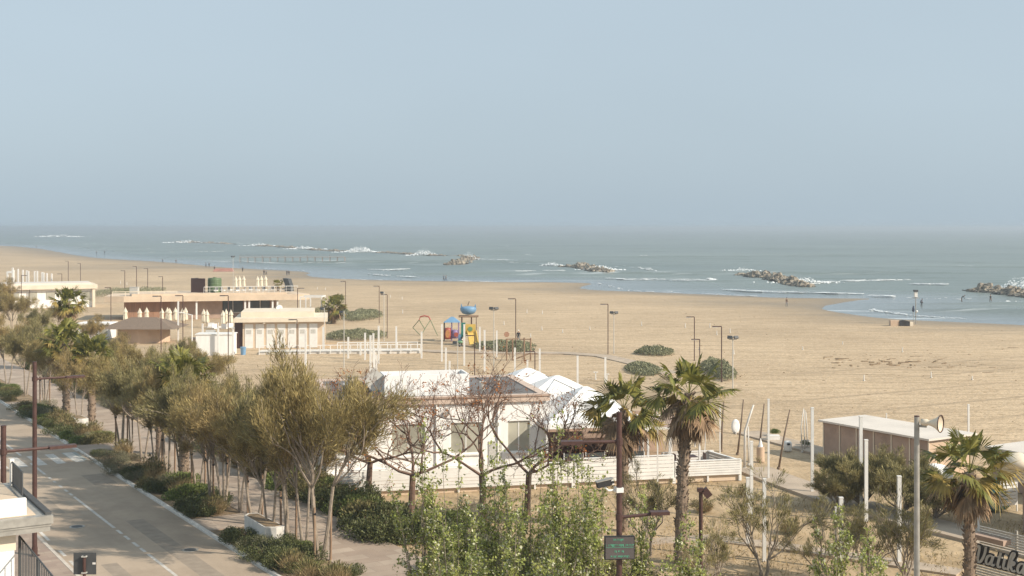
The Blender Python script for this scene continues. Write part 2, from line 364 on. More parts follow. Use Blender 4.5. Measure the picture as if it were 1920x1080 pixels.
def sea_material():
    m = bpy.data.materials.new('sea_water'); m.use_nodes = True; nt = m.node_tree; N = nt.nodes; L = nt.links; b = N['Principled BSDF']
    tc = N.new('ShaderNodeTexCoord')
    def noise(scale, sc, det=5, dist=.3, rz=0.0):
        mp = N.new('ShaderNodeMapping'); mp.inputs['Scale'].default_value = sc; mp.inputs['Rotation'].default_value = (0, 0, rz); L.new(tc.outputs['Object'], mp.inputs[0])
        n = N.new('ShaderNodeTexNoise'); n.inputs['Scale'].default_value = scale; n.inputs['Detail'].default_value = det; n.inputs['Distortion'].default_value = dist
        L.new(mp.outputs[0], n.inputs['Vector']); return n.outputs['Fac']
    sh = N.new('ShaderNodeAttribute'); sh.attribute_name = 'shallow'
    big = noise(.008, (.5, 1.4, 1), 4)
    r = N.new('ShaderNodeValToRGB'); e = r.color_ramp.elements; e[0].position = .35; e[1].position = .65
    e[0].color = (.118, .150, .130, 1); e[1].color = (.175, .208, .180, 1); L.new(big, r.inputs[0])
    mx = N.new('ShaderNodeMixRGB'); L.new(sh.outputs['Fac'], mx.inputs[0]); L.new(r.outputs[0], mx.inputs[1]); mx.inputs[2].default_value = (.15, .16, .155, 1)
    fm = noise(.10, (.22, 1.5, 1), 6, .6, .05)
    fr = N.new('ShaderNodeValToRGB'); fe = fr.color_ramp.elements; fe[0].position = .59; fe[1].position = .67
    fe[0].color = (0, 0, 0, 1); fe[1].color = (1, 1, 1, 1); L.new(fm, fr.inputs[0])
    fa = N.new('ShaderNodeAttribute'); fa.attribute_name = 'surf'
    mm = N.new('ShaderNodeMath'); mm.operation = 'MULTIPLY'; L.new(fr.outputs[0], mm.inputs[0]); L.new(fa.outputs['Fac'], mm.inputs[1])
    mf = N.new('ShaderNodeMixRGB'); L.new(mm.outputs[0], mf.inputs[0]); L.new(mx.outputs[0], mf.inputs[1]); mf.inputs[2].default_value = (.62, .65, .64, 1)
    L.new(mf.outputs[0], b.inputs['Base Color'])
    rr = N.new('ShaderNodeMapRange'); rr.inputs['To Min'].default_value = .30; rr.inputs['To Max'].default_value = .10; L.new(sh.outputs['Fac'], rr.inputs['Value']); L.new(rr.outputs[0], b.inputs['Roughness']); b.inputs['IOR'].default_value = 1.33
    bs2 = N.new('ShaderNodeMapRange'); bs2.inputs['To Min'].default_value = .8; bs2.inputs['To Max'].default_value = .18; L.new(sh.outputs['Fac'], bs2.inputs['Value'])
    bu = N.new('ShaderNodeBump'); L.new(bs2.outputs[0], bu.inputs['Strength']); bu.inputs['Distance'].default_value = .5
    L.new(noise(.35, (.45, 1.3, 1), 7), bu.inputs['Height']); L.new(bu.outputs[0], b.inputs['Normal'])
    return m
Ys = 130*(1800/130)**np.linspace(0, 1, 620); Ys = np.concatenate([Ys, 1800*(25000/1800)**np.linspace(0, 1, 60)[1:]])
Tc = np.linspace(-1, 1, 300)
YY = np.repeat(Ys[:, None], len(Tc), 1); XX = Tc[None, :]*(YY*.9+60)
dS = shore_dist(np.stack([XX.ravel(), YY.ravel()], 1)).reshape(XX.shape)
near = np.clip(1-(YY-900)/900, 0, 1)
# swell: crests roughly parallel to the shore, bent by noise
ph = (YY*.96+XX*.28)/24+fbm(XX/160, YY/90, 3, 31)*5.5
env = np.clip(fbm(XX/95, YY/30, 3, 41)*2.2-.75, 0, 1)
cr = np.maximum(np.sin(ph*2*math.pi), 0)**3
depth = np.clip(-dS/25, 0, 1)
zz = SEA_Z+near*depth*(cr*env*.95+(fbm(XX/7, YY/4, 3, 51)-.5)*.28)
shallow = np.clip(1+dS/42, 0, 1)**1.3
surf = np.clip(1+dS/170, 0, 1)*np.clip(.15+env*1.3, 0, 1)
sea = grid_mesh('sea', XX, YY, zz, sea_material(), {'shallow': shallow, 'surf': surf}); tag(sea, 'grey green sea with small waves under a hazy horizon', 'sea', kind='structure')

# ---- foam: lines of breaking water, each a drift of irregular flakes
fl = MB(); fr = random.Random(5)
def flake(x, y, z, a, b, rz, th=.05):
    n = 7; pts = []
    for k in range(n):
        an = 2*math.pi*k/n; rr = fr.uniform(.55, 1.15); u = a*rr*math.cos(an); v = b*rr*math.sin(an)
        pts.append((x+u*math.cos(rz)-v*math.sin(rz), y+u*math.sin(rz)+v*math.cos(rz)))
    fl.prism(pts, z, z+th)
def foam_line(pix, width, dens, lift=.25, size=1.0):
    P3 = [G(px, py, SEA_Z) for px, py in pix]
    for a, b in zip(P3[:-1], P3[1:]):
        n = max(1, int((b-a).length*dens)); rz = math.atan2((b-a).y, (b-a).x)
        for i in range(n):
            q = a.lerp(b, fr.random()); sc = fr.choice((.3, .5, .7, 1.1, 1.5))*size
            wv = math.sin(q.x/6.3+q.y/9)+.6*math.sin(q.x/2.7+1.3)
            if fr.random() < .35-.28*wv and (b-a).length > 12: continue
            dy = fr.gauss(0, width)+wv*.7*width
            if fr.random() < .3: dy += fr.random()*5*width; sc *= .6
            flake(q.x+fr.gauss(0, .5), q.y+dy, SEA_Z+lift*fr.uniform(.3, 1.2), sc*fr.uniform(.8, 2.2), sc*fr.uniform(.2, .5), rz+fr.gauss(0, .15))
foam_line([(1145,523),(1170,525),(1340,527),(1332,523)], .8, 5)
foam_line([(1200,524),(1330,526)], .4, 6, .3)
foam_line([(1368,545),(1430,548),(1590,552)], .5, 7)
foam_line([(1640,556),(1668,557)], .4, 8)
foam_line([(1580,527),(1640,527),(1700,526)], 1.2, 3)
foam_line([(1705,533),(1775,534)], .8, 4)
foam_line([(1634,581),(1660,586),(1720,593),(1800,598)], .35, 5, .12, .5)
foam_line([(1860,583),(1920,584)], .8, 4, .2, .6); foam_line([(1850,571),(1905,567)], .8, 4, .2, .6); foam_line([(1700,560),(1830,562)], .6, 1.2, .2, .6)
foam_line([(690,506),(760,507)], .6, 3); foam_line([(690,515),(780,521)], .8, 2); foam_line([(720,507),(760,505)], 1.0, 4)
foam_line([(560,494),(650,494)], 1.5, 1.2, .3, 1.3); foam_line([(250,474),(430,472)], 5, .22, .3, 2); foam_line([(280,466),(560,470)], 6, .20, .3, 2)
foam_line([(940,492),(1040,497)], 3, .8, .3, 1.2); foam_line([(1015,497),(1042,499)], 1.5, 4, .4, 1.2); foam_line([(960,509),(1060,508)], 1.2, 1.0)
foam_line([(1110,497),(1200,503),(1240,511)], 4, .9, .3, 1.2); foam_line([(885,487),(935,488),(970,490)], 3, 2.5, .4, 1.3)
foam_line([(1500,533),(1560,531),(1600,533)], 3, 1.2, .3, 1.1)
foam_line([(955,529),(760,526),(640,524)], .7, .9, .1, .9); foam_line([(480,503),(570,508)], .8, .5, .1, .9); foam_line([(1120,531),(1180,546),(1420,556)], .6, .5, .1, .8)
foam_line([(20,437),(180,440)], 20, .05, .8, 3); foam_line([(100,446),(260,449),(480,459)], 12, .10, 1.0, 2.6); foam_line([(80,455),(240,462)], 14, .06, .4, 4)
foam_line([(560,467),(600,469)], 2, 1.2, .8, 2)
foam_line([(935,461),(955,463)], 2, .5, .6, 2); foam_line([(1200,480),(1212,481)], 1, 1.5, .5, 1.5); foam_line([(985,478),(992,479)], 1, 1.5, .5, 1.2)
foam_line([(1790,500),(1830,501)], 1.5, .8, .4, 1)
tag(fl.build('sea_foam', M_['foam']), 'white foam on the breaking waves', 'foam', kind='stuff')

# ---- road frame sheets
RF = dict(rz=RA)
def rsheet(name, s0, s1, t0, t1, z0, z1, m, label, cat, kind='structure', parent=None):
    o = MB().box(s0, s1, t0, t1, z0, z1).build(name, m, parent); o.rotation_euler = (0, 0, RA)
    return tag(o, label, cat, kind=kind)
def asphalt():
    m = mat('asphalt', (.46, .365, .275), .85, .06, .8, bump=.25, bscale=60, spec=.3, col2=(.39, .31, .235), stretch=(1.1, .07, 1))
    nt = m.node_tree; N = nt.nodes; L = nt.links; b = N['Principled BSDF']; src = b.inputs['Base Color'].links[0].from_socket
    tc = N.new('ShaderNodeTexCoord'); n2 = N.new('ShaderNodeTexNoise'); n2.inputs['Scale'].default_value = .22; n2.inputs['Detail'].default_value = 8; n2.inputs['Roughness'].default_value = .7
    L.new(tc.outputs['Object'], n2.inputs['Vector']); r = N.new('ShaderNodeValToRGB'); r.color_ramp.elements[0].position = .40; r.color_ramp.elements[1].position = .56
    r.color_ramp.elements[0].color = (.86, .85, .84, 1); r.color_ramp.elements[1].color = (1.03, 1.03, 1.02, 1); L.new(n2.outputs['Fac'], r.inputs[0])
    mx = N.new('ShaderNodeMixRGB'); mx.blend_type = 'MULTIPLY'; mx.inputs[0].default_value = 1; L.new(src, mx.inputs[1]); L.new(r.outputs[0], mx.inputs[2]); L.new(mx.outputs[0], b.inputs['Base Color']); return m
rsheet('road', 12.9, 20.13, -40, 700, -.3, .004, asphalt(), 'pale sun bleached asphalt road', 'road')
def paver(name, c1, c2, c3, bw, bh):
    m = bpy.data.materials.new(name); m.use_nodes = True; nt = m.node_tree; N = nt.nodes; L = nt.links; b = N['Principled BSDF']
    tc = N.new('ShaderNodeTexCoord'); br = N.new('ShaderNodeTexBrick'); L.new(tc.outputs['Object'], br.inputs['Vector'])
    br.inputs['Scale'].default_value = 1; br.inputs['Brick Width'].default_value = bw; br.inputs['Row Height'].default_value = bh; br.inputs['Mortar Size'].default_value = .008
    br.inputs['Color1'].default_value = (*c1, 1); br.inputs['Color2'].default_value = (*c2, 1); br.inputs['Mortar'].default_value = (*c3, 1); br.inputs['Bias'].default_value = -.15
    no = N.new('ShaderNodeTexNoise'); no.inputs['Scale'].default_value = .6; no.inputs['Detail'].default_value = 6; L.new(tc.outputs['Object'], no.inputs['Vector'])
    rp = N.new('ShaderNodeValToRGB'); rp.color_ramp.elements[0].position = .3; rp.color_ramp.elements[1].position = .7
    rp.color_ramp.elements[0].color = (.8, .8, .8, 1); rp.color_ramp.elements[1].color = (1.05, 1.05, 1.05, 1); L.new(no.outputs[0], rp.inputs[0])
    mx = N.new('ShaderNodeMixRGB'); mx.blend_type = 'MULTIPLY'; mx.inputs[0].default_value = 1; L.new(br.outputs[0], mx.inputs[1]); L.new(rp.outputs[0], mx.inputs[2])
    L.new(mx.outputs[0], b.inputs['Base Color']); b.inputs['Roughness'].default_value = .85; return m
rsheet('pavement', 7.0, 12.74, -40, 700, -.3, .12, paver('pavement_tiles', (.40, .31, .24), (.31, .225, .18), (.25, .2, .16), .8, .4), 'paved footway on the building side of the road', 'pavement')
rsheet('kerb', 12.744, 12.9, -40, 700, -.3, .13, M_['stone_planter'], 'low kerb on the building side of the road', 'kerb')
rsheet('kerb', 20.13, 20.25, -40, 700, -.3, .10, M_['planter'], 'pale kerb along the planted verge', 'kerb')
prom_m = paver('promenade_slabs', (.37, .285, .22), (.48, .39, .305), (.27, .21, .165), 1.5, .75)
rsheet('promenade', 23.0, 26.75, -40, 700, -.3, .10, prom_m, 'paved seafront promenade behind the verge', 'promenade')
soil = mat('verge_soil', (.30, .215, .13), .95, .2, 1.5, bump=.5, bscale=10)
rsheet('verge_soil', 20.254, 22.996, -40, 700, -.3, .08, soil, 'earth bed between road and promenade', 'ground')
for t0, t1 in ((86.3, 90.0), (61.3, 64.2), (112, 115), (140, 143)):
    rsheet('verge_path', 20.252, 22.998, t0, t1, -.2, .104, prom_m, 'paved crossing through the planted verge', 'path')
mk('marking', (.62, .58, .52), .7, .12, 3, bump=.1)
mm = MB()
def mark(s0, s1, t0, t1): mm.box(s0, s1, t0, t1, .006, .009)
mark(20.0, 20.128, -40, 84.0); mark(20.0, 20.128, 88.2, 700)
cs = 16.52
for ya, yb in ((868.7, 890), (895, 898), (902, 905), (910, 914), (918, 922), (925, 929), (931.5, 990), (994, 1001), (1005, 1012), (1017, 1025), (1028, 1035), (1039, 1080), (1085,1092),(1098,1106),(1112, 1400)):
    mark(cs-.075, cs+.075, T_on(yb, cs), T_on(ya, cs))
mark(cs-.075, cs+.075, 88.5, 97)
t = 98.5
while t < 300:
    mark(cs-.075, cs+.075, t, t+(1.5 if (t//24) % 2 else 12)); t += 3 if (t//24) % 2 else 14
for k in range(14): mark(13.12, 13.27, 40+k*3.4, 40+k*3.4+(2.4 if k % 3 else 1.2))
mark(13.12, 13.27, 88, 400)
for k, s in enumerate((19.35, 18.2, 17.05, 15.9, 14.75, 13.7)):
    mark(s-.28, s+.28, 84.2, 88.0)
mo = mm.build('road_markings', M_['marking']); mo.rotation_euler = (0, 0, RA); tag(mo, 'white lines and crossing stripes painted on the road', 'road marking', kind='structure')
rsheet('crossing_patch', 19.0, 19.9, 84.6, 88.1, -.1, .0055, mat('worn_blue', (.36, .38, .35), .8, .1, 2), 'worn bluish patch at the end of the crossing', 'road marking')

for i, (s_, t_, lb) in enumerate(((15.0, 66.0, 'round iron manhole cover in the left lane of the road'), (18.4, 58.5, 'round iron manhole cover in the shaded right lane'), (14.4, 79.0, 'round iron manhole cover just before the crossing'))):
    o = thing('manhole_cover', RW(s_, t_, .004), lb, 'manhole cover', RA); MB().lathe([(.38, 0), (.38, .012), (.30, .014)], 24).build('ring', M_['grey_metal'], o); MB().lathe([(.28, .001), (.28, .016)], 24).build('lid', M_['dark_grey'], o)
pm = mat('asphalt_patch', (.33, .27, .21), .9, .08, 2, bump=.3, bscale=40)
for s0_, s1_, t0_, t1_ in ((13.6, 15.2, 69.5, 74.2), (17.4, 18.3, 44, 66), (18.3, 19.6, 76, 79.5), (14.2, 14.9, 50, 58)): rsheet('road_patch', s0_, s1_, t0_, t1_, -.1, .0052, pm, 'darker repaired patch in the asphalt', 'road patch')
# concrete paths on the sand
def flat_path(name, pix, w, z, m, label):
    pts = [G(*p) for p in pix]; b = MB()
    L_ = []; R_ = []
    for i, p in enumerate(pts):
        d = (pts[min(i+1, len(pts)-1)]-pts[max(0, i-1)]); d.z = 0; d.normalize(); n = Vector((-d.y, d.x, 0))*w/2
        L_.append(p+n); R_.append(p-n)
    for i in range(len(pts)-1):
        a, b2, c, d2 = L_[i], L_[i+1], R_[i+1], R_[i]
        b.add([(q.x, q.y, -.2) for q in (a, b2, c, d2)]+[(q.x, q.y, z) for q in (a, b2, c, d2)], [(7, 6, 5, 4), (0, 1, 5, 4), (2, 3, 7, 6), (3, 0, 4, 7), (1, 2, 6, 5)])
    return tag(b.build(name, m), label, 'path', kind='structure')
mk('concrete', (.46, .37, .28), .9, .1, .8, bump=.2)
flat_path('beach_path', [(700,655),(860,661),(1060,663),(1130,668),(1200,684),(1260,702)], 2.2, .10, M_['concrete'], 'pale slab path crossing the sand past the play tower')
flat_path('beach_path', [(1410,880),(1460,900),(1560,935),(1700,975),(1840,1010),(1990,1050)], 2.4, .12, M_['concrete'], 'concrete path in front of the beach huts')
flat_path('beach_path', [(1400,812),(1470,830),(1545,850),(1600,866)], 2.0, .12, M_['concrete'], 'short path from the terrace to the first hut')
flat_path('beach_path', [(1180,1020),(1330,1010),(1500,1030),(1800,1075)], 1.2, .07, M_['concrete'], 'narrow path through the dry grass in the foreground')

# ---- wrack and debris scattered on the sand
db = MB(); dr = random.Random(11)
for i in range(330):
    if i < 110: px = dr.uniform(1540, 1930); py = 672+ (px-1540)*.035+dr.gauss(0, 8)
    elif i < 200: px = dr.uniform(900, 1400); py = dr.uniform(700, 735)
    else: px = dr.uniform(640, 1930); py = dr.uniform(540 if px < 1500 else 615, 800)
    if py < 620 and px > 1530: continue
    p = G(px, py); a = dr.choice((.1, .15, .2, .3, .7))*dr.uniform(.6, 1.3) if i < 110 else dr.uniform(.04, .18); bb = a*dr.uniform(.10, .25); rz = dr.gauss(0.05, .25)
    pts = [(p.x+a*rr*math.cos(k)*math.cos(rz)-bb*rr*math.sin(k)*math.sin(rz), p.y+a*rr*math.cos(k)*math.sin(rz)+bb*rr*math.sin(k)*math.cos(rz)) for k, rr in ((j*1.047, dr.uniform(.6, 1.2)) for j in range(6))]
    zt = float(.02+dr.uniform(0, .03)); db.prism(pts, -.12, zt)
tag(db.build('seaweed_wrack', mat('wrack', (.31, .23, .15), .95, .2, 2)), 'dry seaweed and twigs strewn on the sand', 'debris', kind='stuff')

# ---- haze
hz = MB().box(-14000, 14000, -400, 24000, -6, 17.5).build('haze', mat('haze', (1, 1, 1)))
hm = hz.data.materials[0]; hm.node_tree.nodes.clear()
ho = hm.node_tree.nodes.new('ShaderNodeOutputMaterial'); hv = hm.node_tree.nodes.new('ShaderNodeVolumePrincipled')
hv.inputs['Color'].default_value = (.70, .79, .87, 1); hv.inputs['Density'].default_value = .00042; hv.inputs['Anisotropy'].default_value = 0.2
hm.node_tree.links.new(hv.outputs[0], ho.inputs['Volume']); tag(hz, 'thin sea haze', 'haze', kind='stuff')
# ================================================================ BUILDINGS
def UV(p0, p1):                    # frame whose local x runs p0 -> p1
    d = p1-p0; return math.atan2(d.y, d.x), d.length
# ---- main white beach restaurant with its terrace
ang = math.radians(12.3)
O_ = Vector((-5.6, 71.6, 0))       # front-left corner of the terrace fence
def RL(x, y, z=0): c, s = math.cos(ang), math.sin(ang); return Vector((O_.x+x*c-y*s, O_.y+x*s+y*c, z))
rest = thing('beach_restaurant', RL(0, 0), 'long white flat roofed restaurant building with grey roof behind the bare trees', 'building', ang)
WX0, WX1, WY0, WY1 = -4.5, 8.6, 3.4, 13.6
b = MB()
wins = [(-3.9, -2.3, 1.7, 3.35), (-0.75, 1.25, 1.6, 3.45), (2.75, 4.65, 1.6, 3.45), (6.2, 7.6, 1.6, 3.45)]
wins.sort(); x = WX0; H = 4.6
for (a, c, z0, z1) in wins:
    b.box(x, a, WY0, WY0+.3, 0, H); b.box(a, c, WY0, WY0+.3, 0, z0); b.box(a, c, WY0, WY0+.3, z1, H); x = c
b.box(x, WX1, WY0, WY0+.3, 0, H); b.box(WX0, WX1, WY1-.3, WY1, 0, H); b.box(WX0, WX0+.3, WY0+.3, WY1-.3, 0, H); b.box(WX1-.3, WX1, WY0+.3, WY1-.3, 0, H)
b.box(WX0, 4.6, WY0-.35, WY0, 0, .75)
b.build('wall', M_['white_wall'], rest)
for (a, c, z0, z1) in wins:
    w = MB(); t_ = .06
    w.box(a, c, WY0+.10, WY0+.16, z0, z0+t_).box(a, c, WY0+.10, WY0+.16, z1-t_, z1).box(a, a+t_, WY0+.10, WY0+.16, z0+t_, z1-t_).box(c-t_, c, WY0+.10, WY0+.16, z0+t_, z1-t_)
    w.box((a+c)/2-.03, (a+c)/2+.03, WY0+.10, WY0+.16, z0+t_, z1-t_)
    w.box(a-.08, c+.08, WY0-.10, WY0-.002, z0-.10, z0-.02)
    wo = w.build('window', M_['white_paint'], rest)
    MB().box(a+t_, c-t_, WY0+.12, WY0+.14, z0+t_, z1-t_).build('pane', M_['glass_green'], wo)
MB().box(WX0-.15, WX1+.15, WY0-.18, WY0+.5, H+.005, H+.40).box(WX0-.15, WX1+.15, WY1-.5, WY1+.15, H+.005, H+.40).box(WX0-.15, WX0+.4, WY0+.5, WY1-.5, H+.005, H+.40).box(WX1-.4, WX1+.15, WY0+.5, WY1-.5, H+.005, H+.40).build('parapet', M_['coping'], rest)
rf = MB().box(WX0+.4, WX1-.4, WY0+.5, WY1-.5, H-.1, H+.34).build('roof', M_['roof_grey'], rest)
b = MB()
for k in range(7): b.box(WX0+1+k*2.4, WX0+1.05+k*2.4, WY0+.5, WY1-.5, H+.34, H+.37)
b.build('roof_seam', M_['dark_grey'], rf)
MB().box(WX0-.2, WX1+.2, WY0-.25, WY0-.18, H+.32, H+.42).build('gutter', M_['hut_brown'], rest)
for x in (-5.2, 1.9, 5.6): MB().tube([(x, WY0-.07, .8), (x, WY0-.07, H)], .05, 8).build('downpipe', M_['white_paint'], rest)
dr_ = MB().box(5.05, 5.85, WY0-.05, WY0-.002, .1, 2.3).build('door', M_['pale_metal'], rest); MB().box(5.7, 5.76, WY0-.09, WY0-.052, 1.15, 1.3).build('handle', M_['dark'], dr_)
for x, z in ((-1.6, 3.6), (2.3, 3.9), (5.3, 3.2)): MB().box(x, x+.35, WY0-.14, WY0-.002, z, z+.2).build('wall_lamp', M_['grey_metal'], rest)
for x in (-3.0, 3.6): MB().box(x, x+.3, WY0-.39, WY0-.352, .3, .5).build('vent', M_['grey_metal'], rest)
for x, y in ((-3.2, 6.5), (5.2, 6.0), (6.8, 9.0), (-2.5, 10.5)): MB().lathe([(.12, 0), (.12, .5), (.2, .52), (.2, .6)], 12, M=T(x, y, H+.34)).build('roof_vent', M_['pale_metal'], rest)
rb = thing('rooftop_screen_box', RL(-1.0, 4.6, H+.34), 'white boxed screen standing on the grey restaurant roof', 'roof box', ang)
b = MB(); b.box(0, 5.1, 0, .12, .0, 1.25).box(0, .12, .12, 2.2, 0, 1.25).box(4.98, 5.1, .12, 2.2, 0, 1.25).box(0, 5.1, 2.2, 2.32, 0, 1.25)
b.build('panel', M_['white_canvas'], rb)
MB().box(.12, 4.98, .12, 2.2, 0, .3).build('base', M_['roof_grey'], rb)
tp = thing('tilted_roof_panel', RL(-1.55, 5.2, H+.34), 'grey square panel tilted on its corner beside the white roof box', 'panel', ang)
MB().box(-.55, .55, -.03, .03, -.55, .55, M=T(0, 0, .95) @ R(math.radians(43), 'Y')).build('panel', M_['pale_metal'], tp)
MB().tube([(0, 0.06, 0), (0, .06, .8)], .04).build('post', M_['grey_metal'], tp)
ac = thing('air_conditioner', RL(-2.9, 5.6, H+.34), 'dark air conditioning unit on the restaurant roof', 'air conditioner', ang)
MB().box(0, 1.1, 0, .5, .08, .8).build('casing', M_['dark_grey'], ac); MB().lathe([(.26, 0), (.26, .03)], 20, M=T(.4, -.001, .45) @ R(math.pi/2, 'X')).build('fan_grille', M_['dark'], ac)
MB().box(0.05, .15, 0, .5, 0, .078).build('foot', M_['grey_metal'], ac); MB().box(.9, 1, 0, .5, 0, .078).build('foot', M_['grey_metal'], ac)
# terrace
def slat_fence(name, x0, x1, y, z0, z1, label, n=6, parent_loc=None, rot=None):
    o = thing(name, RL(x0, y), label, 'fence', ang if rot is None else rot)
    L = x1-x0; k = max(1, round(L/2.4))
    st = MB(); h = (z1-z0)/n
    for i in range(n): st.box(0, L, -.02, .02, z0+i*h+.012, z0+(i+1)*h-.012)
    st.build('slat_panel', M_['white_paint'], o)
    for i in range(k+1): MB().box(i*L/k-.05, i*L/k+.05, .022, .12, 0, z1+.03).build('post', M_['white_paint'], o)
    MB().box(0, L, -.05, .13, z1+.032, z1+.075).build('top_rail', M_['white_paint'], o)
    return o
dk = thing('terrace_deck', RL(0, 0), 'raised terrace floor with beige base in front of the restaurant', 'terrace', ang)
MB().box(-4, 19.7, .16, 3.0, .002, .38).box(8.9, 19.7, 3.0, 12, .002, .38).build('base', M_['cream'], dk)
MB().box(-4, 19.7, .14, 3.0, .382, .42).box(8.9, 19.7, 3.0, 12, .382, .42).build('floor', M_['wood_light'], dk)
slat_fence('slatted_fence', -4, 9.3, 0, .30, 1.45, 'white horizontal slat fence below the restaurant terrace, left of the tall palm')
slat_fence('slatted_fence', 9.4, 15.4, 0, .30, 1.62, 'white horizontal slat fence directly behind the tall palm trunk')
slat_fence('slatted_fence', 15.5, 19.6, 0, .38, 1.22, 'lower white slat fence at the right hand corner of the terrace')
p = RL(19.6, .1); slat_fence('slatted_fence', 0, 3.4, 0, .38, 1.15, 'short white slat fence running back along the terrace side', n=5, rot=ang+math.radians(102)).location = p
slat_fence('slatted_fence', 15.9, 19.2, 3.4, .42, 1.15, 'white slat fence across the back of the terrace corner', n=5)
# tents
def make_tent(w, d, eave, peak, label, loc, rz, legs=True):
    o = thing('canopy_tent', loc, label, 'tent', rz)
    b = MB(); n = 8; rows = []
    ring0 = [(-w/2, -d/2), (0, -d/2), (w/2, -d/2), (w/2, 0), (w/2, d/2), (0, d/2), (-w/2, d/2), (-w/2, 0)]
    vs_ = []; prof = [(1, eave), (.75, eave+(peak-eave)*.24), (.5, eave+(peak-eave)*.52), (.22, eave+(peak-eave)*.84), (.05, peak)]
    for f_, z in prof: vs_ += [(x*f_, y*f_, z) for x, y in ring0]
    fs = [(j*8+k, j*8+(k+1) % 8, (j+1)*8+(k+1) % 8, (j+1)*8+k) for j in range(len(prof)-1) for k in range(8)]+[tuple(32+k for k in range(8))]
    vs2 = [(x, y, z-.04) for x, y, z in vs_]; fs2 = [tuple(40+i for i in f[::-1]) for f in fs]
    b.add(vs_+vs2, fs+fs2); b.build('roof', M_['white_canvas'], o)
    v = MB(); e = .02
    for x0, x1, y0, y1 in ((-w/2, w/2, -d/2-e, -d/2), (-w/2, w/2, d/2, d/2+e), (-w/2-e, -w/2, -d/2, d/2), (w/2, w/2+e, -d/2, d/2)): v.box(x0, x1, y0, y1, eave-.28, eave-.002)
    v.build('valance', M_['white_canvas'], o)
    for x in (-w/2+.1, w/2-.1):
        for y in (-d/2+.1, d/2-.1): MB().box(x-.06, x+.06, y-.06, y+.06, .42-loc[2], eave-.05).build('leg', M_['white_paint'], o)
    return o
tc = RL(11.3, 4.4); du = Vector((-.5, .866, 0))
make_tent(6.4, 5.6, 3.45, 5.25, 'front peaked white canopy tent over the terrace bar', (tc.x, tc.y, 0), ang)
make_tent(6.6, 5.0, 3.7, 5.15, 'middle peaked white canopy tent behind the front one', (Xat(1045, 85), 85, 0), ang)
make_tent(6.6, 5.0, 3.7, 5.15, 'rear peaked white canopy tent farthest towards the beach', (Xat(990, 89), 89.5, 0), ang)
fr_ = thing('terrace_pergola', RL(13.9, 2.0), 'white framed open terrace shelter with dark roof mesh beside the tent', 'pergola', ang)
for x in (.1, 2.0, 3.9):
    for y in (.1, 5.2): MB().box(x-.05, x+.05, y-.05, y+.05, .42, 2.85).build('post', M_['white_paint'], fr_)
MB().box(0, 4, 0, .1, 2.852, 2.97).box(0, 4, 5.2, 5.3, 2.852, 2.97).box(0, .1, .1, 5.2, 2.852, 2.97).box(3.9, 4, .1, 5.2, 2.852, 2.97).build('beam', M_['white_paint'], fr_)
MB().box(.12, 3.88, .12, 5.18, 2.87, 2.9).build('roof_mesh', M_['hut_brown'], fr_)
# bar and furniture under the tents
br = thing('bar_counter', RL(9.3, 6.6), 'dark timber bar counter with back shelf under the tent', 'bar', ang)
MB().box(0, 5.6, 0, .6, .42, 1.5).build('counter', M_['brown_metal'], br); MB().box(-.05, 5.65, -.08, .66, 1.502, 1.56).build('top', M_['wood'], br)
MB().box(0, 8.5, 2.2, 2.4, .42, 3.0).build('back_wall', M_['hut_brown'], br)
for k in range(5):
    for z in (1.2, 1.8): MB().box(.3+k*1.6, 1.4+k*1.6, 2.05, 2.198, z, z+.04).build('shelf', M_['wood_light'], br)
def mk_table():
    o = thing('cafe_table', (0, 0, 0), 'table', 'table', ang, 'dark tables on the terrace')
    MB().box(-.4, .4, -.4, .4, .72, .76).build('top', M_['brown_metal'], o); MB().tube([(0, 0, .02), (0, 0, .718)], .035).build('stem', M_['dark_grey'], o); MB().box(-.25, .25, -.25, .25, 0, .018).build('base', M_['dark_grey'], o); return o
def mk_chair():
    o = thing('cafe_chair', (0, 0, 0), 'chair', 'chair', ang, 'dark chairs on the terrace')
    MB().box(-.22, .22, -.22, .22, .43, .47).build('seat', M_['brown_metal'], o); MB().box(-.22, .22, .18, .22, .5, .9).build('backrest', M_['brown_metal'], o)
    for x in (-.2, .2):
        for y in (-.2, .2): MB().box(x-.018, x+.018, y-.018, y+.018, 0, .428).build('leg', M_['dark_grey'], o)
    return o
table = First(mk_table); chair = First(mk_chair)
for i, x in enumerate((9.6, 11.4, 13.3, 15.2, 17.2)):
    where = ['under the left edge of the front tent', 'under the middle of the front tent', 'at the right edge of the front tent', 'under the open white shelter', 'in the open by the corner fence'][i]
    q = RL(x, 2.2, .42); table(q, 'square dark cafe table '+where, ang)
    chair(RL(x-.75, 2.2, .42), 'dark cafe chair left of the table '+where, ang+math.pi/2); chair(RL(x+.75, 2.2, .42), 'dark cafe chair right of the table '+where, ang-math.pi/2)
for k, x in enumerate((8.9, 10.2, 12.6)):
    w = thing('windbreak', RL(x, .35, .42), ['left hand glass windbreak panel behind the slat fence', 'glass windbreak panel below the front tent', 'glass windbreak panel right of the lamp pole'][k], 'windbreak', ang)
    MB().box(0, 1.1, 0, .02, .05, 1.5).build('pane', M_['glass'], w); MB().box(-.04, 0, -.02, .04, 0, 1.55).build('post', M_['white_paint'], w); MB().box(1.1, 1.14, -.02, .04, 0, 1.55).build('post', M_['white_paint'], w)

